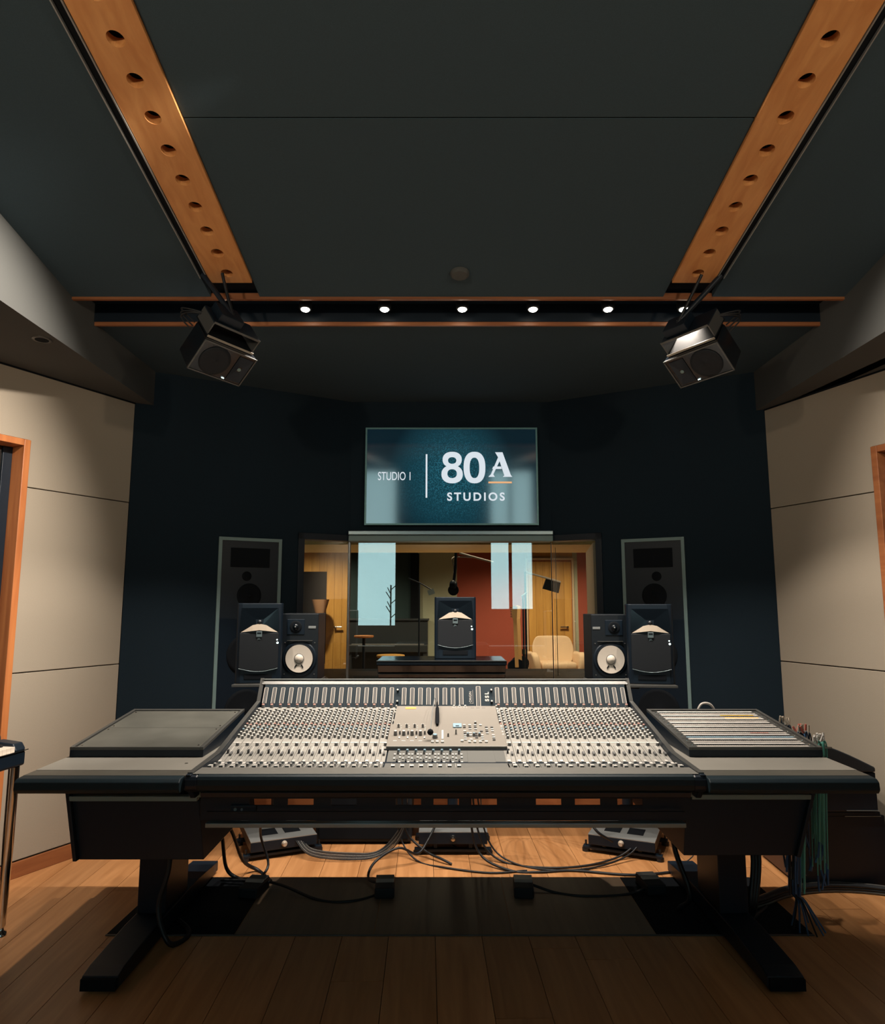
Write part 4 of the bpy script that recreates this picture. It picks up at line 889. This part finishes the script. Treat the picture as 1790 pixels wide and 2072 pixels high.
for x in (-.04, -1.12):
    for y in (-.300, .14):
        l = q(MB().rev((x,y,.70),(0,0,-1),[(.022,0),(.022,.32),(.015,.66)],16), 'leg', M['chrome'])
        MB().rev((x,y,.036),(0,0,-1),[(.010,0),(.010,.014),(.021,.020),(.023,.036)],16).build('foot', M['chrome'], l)
# ================================================================ FLOOR: adapters, cables
random.seed(5)
for i, (x, y, r, pos) in enumerate(((-.93,3.60,-8,'leftmost of the four under the console'),(-.285,3.60,3,'second from the left under the console'),(.40,3.60,-4,'second from the right under the console'),(1.04,3.64,6,'rightmost of the four under the console'))):
    t = thing('floor_socket_box', 'small dark floor box with pale curved lip, '+pos, 'floor box', (x, y, .003), (0,0,R(r)), 'floor boxes under the console')
    B(-.048,.048,-.09,.075,0,.050).build('body', M['grille'], t, bev=.008); B(-.046,.046,.012,.070,.050,.054).build('top_plate', M['alu'] if i==2 else M['frame'], t, bev=.002)
    MB().prism_x([(-.02,.050),(.0,.058),(.008,.058),(.008,.050)], -.045, .045).build('curved_lip', M['alu'], t, bev=.002)
def cable(pts, r, label, mt='rubber', n=6, group=None, res=6):
    o = MB().tube(pts, r, n, res).build('cable', M[mt], off=pts[0]); return tag(o, label, 'cable', group)
f = .006
cable([(.16,3.9,.70),(.17,4.0,.34),(.22,4.02,.10),(.34,3.98,f),(.55,3.90,f),(.78,3.93,f),(.98,4.02,.02),(1.10,4.06,.08)], .006, 'black cable dropping from the console and curving to the right stand')
cable([(.18,3.92,.70),(.20,4.02,.32),(.27,4.03,.08),(.40,3.95,.008),(.60,3.86,.008),(.82,3.90,.008),(1.02,4.0,.03),(1.12,4.05,.09)], .005, 'thinner black cable twin of the one looping to the right stand')
cable([(.14,3.9,.70),(.15,3.96,.30),(.20,3.97,.06),(.36,3.86,f),(.52,3.84,f),(.70,3.86,f),(1.0,3.80,f),(1.3,3.86,f)], .007, 'black cable lying along the floor edge towards the right pedestal')
cable([(-.22,3.95,.70),(-.23,4.05,.40),(-.21,4.10,.14),(-.10,4.06,.04),(.0,3.98,.02),(.05,3.95,f)], .007, 'black cable hanging behind the console left of centre, ending on the floor')
cable([(-.25,3.95,.70),(-.26,4.05,.35),(-.24,4.1,.10),(-.14,4.0,f),(.02,3.90,f),(.25,3.83,f),(.45,3.86,f)], .005, 'thin black cable looping from left of centre to the middle floor')
for k in range(6):
    cable([(-.86+.01*k,4.12,.10),(-.74,4.02+.018*k,.03),(-.52,4.0+.02*k,.012),(-.36,4.03+.018*k,.02),(-.24,4.06+.012*k,.10+.01*k),(-.20,4.06,.30),(-.21,4.0,.68)], .0035, 'one of the thin grey-black cables sagging from the left stand to the middle', 'frame' if k%2 else 'rubber', 5, 'thin cables between the left stand and the middle')
cable([(-.30,3.62,.03),(-.38,3.72,.02),(-.36,3.86,.05),(-.24,3.92,.10),(-.14,3.98,.05),(-.08,4.05,.10),(-.02,4.12,.2)], .007, 'black cable arching off the second floor box')
cable([(-1.13,3.70,.02),(-.85,3.64,.03),(-.60,3.50,f),(-.45,3.48,f),(-.33,3.55,f),(-.29,3.60,.03)], .007, 'black cable running across the hatches between the two left floor boxes')
cable([(.44,3.62,.03),(.56,3.58,f),(.70,3.54,f),(.90,3.56,f),(1.04,3.60,.03)], .007, 'black cable joining the two right floor boxes')
cable([(-1.16,3.45,.50),(-1.12,3.62,.30),(-1.12,3.75,.06),(-1.04,3.74,f),(-.96,3.66,.02)], .010, 'thick black cable dropping behind the left pedestal')
cable([(-1.14,3.45,.50),(-1.08,3.66,.28),(-1.05,3.80,.08),(-.98,3.86,f),(-.88,3.72,f)], .009, 'second thick black cable dropping behind the left pedestal')
cable([(-.98,3.45,.50),(-.93,3.64,.36),(-.96,3.80,.20),(-.92,3.82,.05),(-.95,3.70,f)], .007, 'black cable with an elbow right of the left pedestal')
cable([(-1.19,3.14,.46),(-1.17,3.10,.30),(-1.20,3.08,.14),(-1.13,3.04,.02),(-1.10,3.18,f),(-1.3,3.4,f)], .011, 'thick black cable curving down the face of the left pedestal')
cable([(.34,3.62,.70),(.40,4.2,.30),(.52,4.30,.24),(.60,4.1,.45),(.62,3.7,.70)], .006, 'black cable loop hanging just below the console tray, right of centre')
cable([(-.05,3.9,.70),(-.06,4.2,.2),(.02,4.22,.05),(.12,4.16,.02),(.22,4.2,.10),(.20,3.9,.68)], .004, 'thin black cable loop in front of the middle stand')
cable([(1.24,4.02,.30),(1.34,3.96,.20),(1.36,3.90,.08),(1.24,3.84,.02),(1.30,3.78,f)], .003, 'thin wire tangled under the right stand')
cable([(.92,4.12,.24),(.84,4.06,.21),(.86,4.0,.16),(.95,4.02,.10)], .008, 'black cable loop at the left end of the right stand')
cable([(1.13,3.45,.50),(1.09,3.40,.3),(1.13,3.32,.10),(1.10,3.4,f)], .012, 'thick black cable down the inner side of the right pedestal')
for k in range(3): cable([(1.37+.014*k,3.3,.50),(1.40+.014*k,3.26,.30),(1.36+.012*k,3.22,.10),(1.40,3.30,.012),(1.52,3.42,f)], .010, 'one of three thick black cables down the outer side of the right pedestal', group='outer cables of the right pedestal')
# loom on the floor at right
random.seed(8)
for k in range(9):
    dz = .008+.012*(k%3); dy = .014*(k//3)
    cable([(1.25,3.36+dy,dz),(1.48,3.42+dy,dz),(1.70,3.55+dy,dz),(1.95,3.60+dy,dz),(2.20,3.54+dy,dz),(2.42,3.36+dy,dz),(2.58,3.10+dy,dz)], .0085, 'one strand of the thick black cable loom curving over the floor at right', 'rubber' if k%4 else 'frame', 6, 'strands of the floor cable loom')
# connectors and cords hanging below the right wing
for k in range(14):
    x = 1.44+.010*(k%7)+random.uniform(-.004,.004); y = 3.02+.03*(k//7)+random.uniform(-.01,.01); zb = random.uniform(.20,.30)
    ck = 'tealcable' if k in (5,6,12,13) else 'bluecable' if k % 3 else 'rubber'
    hue = {'tealcable':'mint green','bluecable':'dark blue','rubber':'black'}[ck]
    o = MB().tube([(x+.02,y,.74),(x+.035,y-.01,.60),(x+.03,y+.01,.45),(x+.01,y,zb)], .0042, 6).build('cable', M['darkteal' if ck=='tealcable' and 'darkteal' in M else ck], off=(x,y,.74))
    tag(o, f'{hue} cable hanging down beside the right desk wing box', 'cable', f'{hue} cords hanging under the right wing')
pg = ['cap_pink','cap_white','yellow','alu','cap_pink','pale','bluecable']
for k in range(7):
    x = 1.40+.028*k; y = 3.10+random.uniform(-.03,.03); z = .24+random.uniform(0,.12) if k > 2 else .36+random.uniform(0,.06)
    cn = ['red','white','yellow','silver','red','beige','dark blue'][k]
    t = thing('cable_plug', f'{cn} plug dangling among the cords under the right wing', 'plug', (x,y,z), (R(random.uniform(-20,20)),R(random.uniform(-25,25)),0), group=(f'{cn} plugs under the right wing' if cn=='red' else None))
    MB().cyl((0,0,0),(0,0,.05),.007,.006,10).build('plug_body', M[pg[k]], t); MB().tube([(0,0,.05),(0,.005,.12),(.01,.01,.24)], .003, 6).build('plug_lead', M['rubber'], t)
for k in range(12):
    a = k/12*6.28; x0, y0 = 1.60+.02*math.cos(a), 3.28+.02*math.sin(a)
    o = MB().tube([(1.535+.01*math.cos(a),3.15+.01*math.sin(a),.30),(1.54+.012*math.cos(a),3.18,.17),(x0,y0-.03,.10),(x0+.045*math.cos(a),y0-.06+.05*math.sin(a)-.02,.006)], .0038, 5).build('cable', M['bluecable' if k%3 else 'rubber'], off=(x0,y0,0))
    tag(o, ('dark blue' if k%3 else 'black')+' cable tail fanning onto the floor at the loom end', 'cable', ('dark blue' if k%3 else 'black')+' cable tails fanning at the loom')
# ================================================================ LIVE ROOM CONTENTS
def lx(px, Y): return (px-895)/1381*(Y*.9912)
ac = thing('armchair', 'cream upholstered armchair with black legs in the live room', 'armchair', (lx(1121,11.6), 11.6, 0), (0,0,R(4)))
m = MB(); n = 9
# back shell: curved, wider in the middle
for i, (z, hw, y) in enumerate(((.38,.30,.20),(.50,.37,.24),(.68,.385,.28),(.82,.33,.31),(.87,.26,.32))): pass
bk = MB(); rows = [(.38,.28,.16),(.50,.35,.20),(.66,.38,.24),(.79,.34,.27),(.87,.28,.28)]
cols = [-1,-.6,-.2,.2,.6,1]; vs = []
for z, hw, y in rows:
    for c_ in cols: vs.append((c_*hw, y-.10*c_*c_, z))
for z, hw, y in rows:
    for c_ in cols: vs.append((c_*hw*.96, y+.07-.10*c_*c_, z))
nr, nc = len(rows), len(cols); K = nr*nc; fs = []
for i in range(nr-1):
    for j in range(nc-1):
        a = i*nc+j; fs.append((a,a+1,a+1+nc,a+nc)); fs.append((a+K,a+nc+K,a+1+nc+K,a+1+K))
for i in range(nr-1): fs.append((i*nc,(i+1)*nc,(i+1)*nc+K,i*nc+K)); a=i*nc+nc-1; fs.append((a,a+K,a+nc+K,a+nc))
for j in range(nc-1): fs.append((j,j+K,j+1+K,j+1)); a=(nr-1)*nc+j; fs.append((a,a+1,a+1+K,a+K))
o = bk.add(vs, fs, True).build('backrest', M['cream'], ac); sb = o.modifiers.new('s','SUBSURF'); sb.levels = 2; sb.render_levels = 2
def cush(m, nm, bev_): 
    o = m.build(nm, M['cream'], ac); b_ = o.modifiers.new('b','BEVEL'); b_.width = bev_; b_.segments = 4
    for p in o.data.polygons: p.use_smooth = True
    return o
cush(B(-.30,.30,-.30,.24,.33,.46), 'seat_cushion', .05); cush(B(-.34,.34,-.30,.26,.26,.345), 'seat_base', .04)
for s in (-1,1): 
    mm = MB(); mm.prism_x([(-.32,.30),(-.34,.46),(-.31,.58),(-.20,.62),(.10,.60),(.22,.62),(.24,.32)], *(sorted((s*.30,s*.42)))); mm.v = [(v[0]+s*(v[2]-.35)*.15, v[1], v[2]) for v in mm.v]; cush(mm, 'armrest', .045)
    for y in (-.24,.20): MB().cyl((s*.28,y,.28),(s*.33,y+(.04 if y>0 else -.04),0),.016,.011,10).build('leg', M['satin'], ac)
# guitars
def guitar(x, y, lab, body, fat=1.):
    g = thing('electric_guitar', lab, 'guitar', (x, y, .02), (R(-8),0,R(6)))
    pr = []
    for k in range(28):
        a = 2*math.pi*k/28; r = .165+.03*math.cos(2*a)*1.0-.018*math.cos(4*a); pr.append((r*math.cos(a+math.pi/2)*1.0*fat*.95, .40+.22*math.sin(a+math.pi/2)*1.0))
    MB().prism_y(pr, -.022, .022).build('body', M[body], g, bev=.008)
    B(-.026,.026,-.034,-.020,.50,1.18).build('neck', M['maple'], g, bev=.004)
    MB().prism_y([(-.03,1.18),(.03,1.18),(.045,1.36),(-.02,1.38),(-.045,1.30)], -.030, -.014).build('headstock', M['maple'], g, bev=.003)
    for k in range(6): MB().cyl((-.035,-.02,1.21+k*.026),(-.062,-.02,1.215+k*.026),.007,n=8).build('tuning_peg', M['chrome'], g)
    B(-.05,.05,-.034,-.022,.32,.345).build('bridge', M['chrome'], g); B(-.045,.045,-.030,-.022,.42,.44).build('pickup', M['pale'], g)
    for s in (-1,1): MB().rev((.09+.015*s,-.022,.33+.035*s),(0,-1,0),[(.012,0),(.01,.012)],12).build('control_knob', M['pale'], g)
    return g
guitar(lx(1045,9.8), 9.8, 'black electric guitar with maple neck on a stand in the live room', 'guitar')
gs = thing('guitar_stand', 'black stand holding the electric guitar in the live room', 'stand', (lx(1045,9.8), 9.95, 0))
MB().tube([(0,.12,0),(0,.04,.30),(0,.06,.70)], .012, 8, 1).build('back_leg', M['rubber'], gs)
for s in (-1,1): MB().tube([(0,.05,.36),(s*.09,-.02,.18),(s*.16,-.14,0)], .011, 8, 1).build('leg', M['rubber'], gs)
bs = guitar(lx(1052,10.4), 10.4, 'second guitar with pale neck leaning behind the black one', 'guitar', 1.05)
gs2 = thing('guitar_stand', 'black stand under the second guitar, half hidden in the live room', 'stand', (lx(1052,10.4), 10.5, 0)); MB().tube([(0,.12,0),(0,.04,.30),(0,.04,.60)], .012, 8, 1).build('back_leg', M['rubber'], gs2)
for s in (-1,1): MB().tube([(0,.05,.36),(s*.09,-.06,.17),(s*.16,-.14,0)], .011, 8, 1).build('leg', M['rubber'], gs2)
# mic stands
def stand(x, y, z, label, arm=None, extra=None, tripod=True):
    t = thing('microphone_stand', label, 'microphone stand', (x, y, 0))
    MB().cyl((0,0,.05),(0,0,z*.55),.016,n=10).cyl((0,0,z*.55),(0,0,z),.011,n=10).build('pole', M['satin'], t)
    MB().rev((0,0,z*.55),(0,0,1),[(.024,-.03),(.024,.03)],12).build('clutch', M['chrome'], t)
    for k in range(3):
        a = 2.1*k+.4; MB().cyl((0,0,.30),(.34*math.cos(a),.34*math.sin(a),.012),.010,n=8).build('leg', M['satin'], t)
    if arm: MB().cyl(arm[0], arm[1], .011, n=8).build('boom_arm', M['steel'], t)
    return t
Y = 8.6; sx0 = lx(1058,Y)
st1 = stand(sx0, Y, 1.50, 'tall black microphone stand beside the guitars', arm=((-.05,0,1.96-.0),(.0,0,1.50)) and ((-.02,0,1.50),(.05,0,1.55)))
# large boom: thin pale arm from upper left to the pole, hanging condenser microphone with pop shield
def ap(px, py, Y):
    a=(px-895)/1381; b=-(py-1036)/1381; yy=.9912-b*.1323; return (a/yy*Y, Y, 1.42+(.1323+b*.9912)/yy*Y)
bm_ = thing('studio_boom', 'pale scissor boom arm hanging from the live room ceiling with round microphone', 'microphone stand', ap(930,1118,7.5))
p0 = ap(930,1118,7.5)
MB().tube([ap(998,1138,7.5), ap(972,1131,7.5), ap(929,1119,7.5)], .011, 8, 1).build('boom_arm', M['pale'], bm_, off=p0)
MB().tube([ap(955,1128,7.5), ap(930,1127,7.5), ap(915,1130,7.5), ap(918,1150,7.5), ap(917,1175,7.5)], .006, 6).build('cable', M['pale'], bm_, off=p0)
MB().tube([ap(922,1118,7.5), ap(921,1150,7.5), ap(918,1176,7.5)], .016, 8, 1).build('drop_arm', M['satin'], bm_, off=p0)
MB().cyl(ap(922,1118,7.5), (ap(922,1118,7.5)[0], 7.5, 2.9), .016, n=10).build('ceiling_pole', M['satin'], bm_, off=p0)
mc = ap(917,1180,7.48)
MB().rev((mc[0],mc[1],mc[2]+.03),(0,0,-1),[(.02,0),(.04,.02),(.045,.06),(.03,.09)],16).build('shock_mount', M['satin'], bm_, off=p0)
c_ = ap(917,1194,7.48); MB().rev(c_,(0,-1,0),[(.056,0),(.060,.012),(.056,.024),(.048,.012)],24).build('pop_shield', M['grille'], bm_, off=p0)
lp_ = thing('boom_light', 'black square lamp head on a boom arm before the orange door', 'lamp', ap(1065,1160,9.0)); p0 = ap(1065,1160,9.0)
MB().tube([ap(1064,1158,9.0), ap(1100,1168,9.0), ap(1134,1178,9.0)], .013, 8, 1).build('boom_arm', M['pale'], lp_, off=p0)
ps = [ap(1105,1171,9.0), ap(1134,1179,9.0), ap(1130,1200,9.0), ap(1098,1191,9.0)]
m = MB(); m.add(ps+[(p[0],p[1]+.06,p[2]) for p in ps], [(0,1,2,3),(7,6,5,4),(0,4,5,1),(1,5,6,2),(2,6,7,3),(3,7,4,0)]); m.build('lamp_head', M['matte'], lp_, off=p0)
e0 = ap(1062,1157,9.0); MB().cyl(e0, (e0[0], e0[1], .03), .014, n=10).build('pole', M['satin'], lp_, off=p0)
MB().rev((e0[0],e0[1],0),(0,0,1),[(.18,0),(.18,.02),(.03,.04)],20).build('base', M['satin'], lp_, off=p0)
# second small lamp on boom by the green wall
p0 = ap(862,1180,10.5); l2 = thing('small_boom_light', 'small lamp on a boom before the pale green wall', 'lamp', p0)
MB().tube([ap(826,1170,10.5), ap(850,1180,10.5), ap(874,1194,10.5)], .010, 8, 1).build('boom_arm', M['satin'], l2, off=p0)
a_ = ap(872,1198,10.5); m = MB(); m.T = Matrix.Translation(a_) @ Matrix.Rotation(R(-20),4,'Y'); m.box(-.05,.05,-.03,.03,-.04,.04); m.build('lamp_head', M['steel'], l2, off=p0)
b_ = ap(848,1180,10.5); MB().cyl(b_,(b_[0],b_[1],.02),.014,n=10).build('pole', M['satin'], l2, off=p0); MB().rev((b_[0],b_[1],0),(0,0,1),[(.16,0),(.16,.02),(.03,.03)],20).build('base', M['satin'], l2, off=p0)
# round tables / stools
def roundtable(px, py, Y, r, mt, name, label, hgt=None):
    p = ap(px, py, Y); t = thing(name, label, 'table' if 'table' in name else 'stool', (p[0], Y, 0)); z = p[2]
    MB().rev((0,0,z-.03),(0,0,1),[(r*.92,0),(r,.012),(r,.024),(r*.96,.03)],30).build('top' , M[mt], t)
    MB().cyl((0,0,.02),(0,0,z-.03),.022,n=12).build('column', M['satin'], t); MB().rev((0,0,0),(0,0,1),[(.20,0),(.20,.015),(.04,.03)],24).build('base', M['satin'], t); return t
roundtable(736, 1286, 10.2, .145, 'orangetable', 'side_table', 'small round orange table on a black column in the live room')
roundtable(790, 1325, 8.6, .175, 'orangecushion', 'round_stool', 'mustard round-topped stool just behind the black shelf')
up = thing('upright_piano', 'dark upright piano against the teal wall of the live room', 'piano', (lx(790,11.6), 11.9, 0))
B(-.72,.62,-.05,.35,.02,1.12).build('case', M['leather'], up, bev=.01); B(-.72,.62,-.28,-.05,.60,.72).build('key_bed', M['leather'], up, bev=.01)
B(-.66,.56,-.27,-.10,.722,.735).build('keys', M['cap_grey'], up); B(-.74,.64,-.07,.37,1.12,1.15).build('lid', M['leather'], up, bev=.006)
for s in (-.68,.58): B(s-.03,s+.03,-.26,-.20,0,.60).build('leg', M['leather'], up)
bd = struct(B(-.60+.03, -.42, YB-.06, YB, 0, 2.3).build('trim_9', M['matte']))
# lampshade seen in the dark pane of the far door
ls = thing('table_lamp', 'tan cone lampshade seen before the dark glazed wood door', 'lamp', ap(648,1250,11.9))
p0 = ap(648,1250,11.9); a_ = ap(648,1232,11.9)
MB().rev((a_[0],a_[1],a_[2]-.10),(0,0,1),[(.08,0),(.15,.26)],24).build('shade', M['skin'], ls, off=p0); MB().cyl((a_[0],a_[1],.02),(a_[0],a_[1],a_[2]-.1),.012,n=8).build('pole', M['satin'], ls, off=p0)
MB().rev((a_[0],a_[1],0),(0,0,1),[(.14,0),(.14,.02),(.03,.03)],20).build('base', M['satin'], ls, off=p0)
# ---- coat tree by the rear window (seen only mirrored in the glass)
ct = thing('coat_tree', 'slim black coat tree, visible as a mirrored silhouette in the window glass', 'coat stand', (-.95, -2.6, 0))
MB().cyl((0,0,.02),(0,0,1.75),.014,n=8).build('pole', M['matte'], ct); MB().rev((0,0,0),(0,0,1),[(.18,0),(.18,.02),(.03,.03)],16).build('base', M['matte'], ct)
for k in range(7): 
    a = k*2.1; z = 1.15+k*.085; MB().cyl((0,0,z),(.15*math.cos(a),.15*math.sin(a),z+.13),.009,n=6).build('peg', M['matte'], ct)
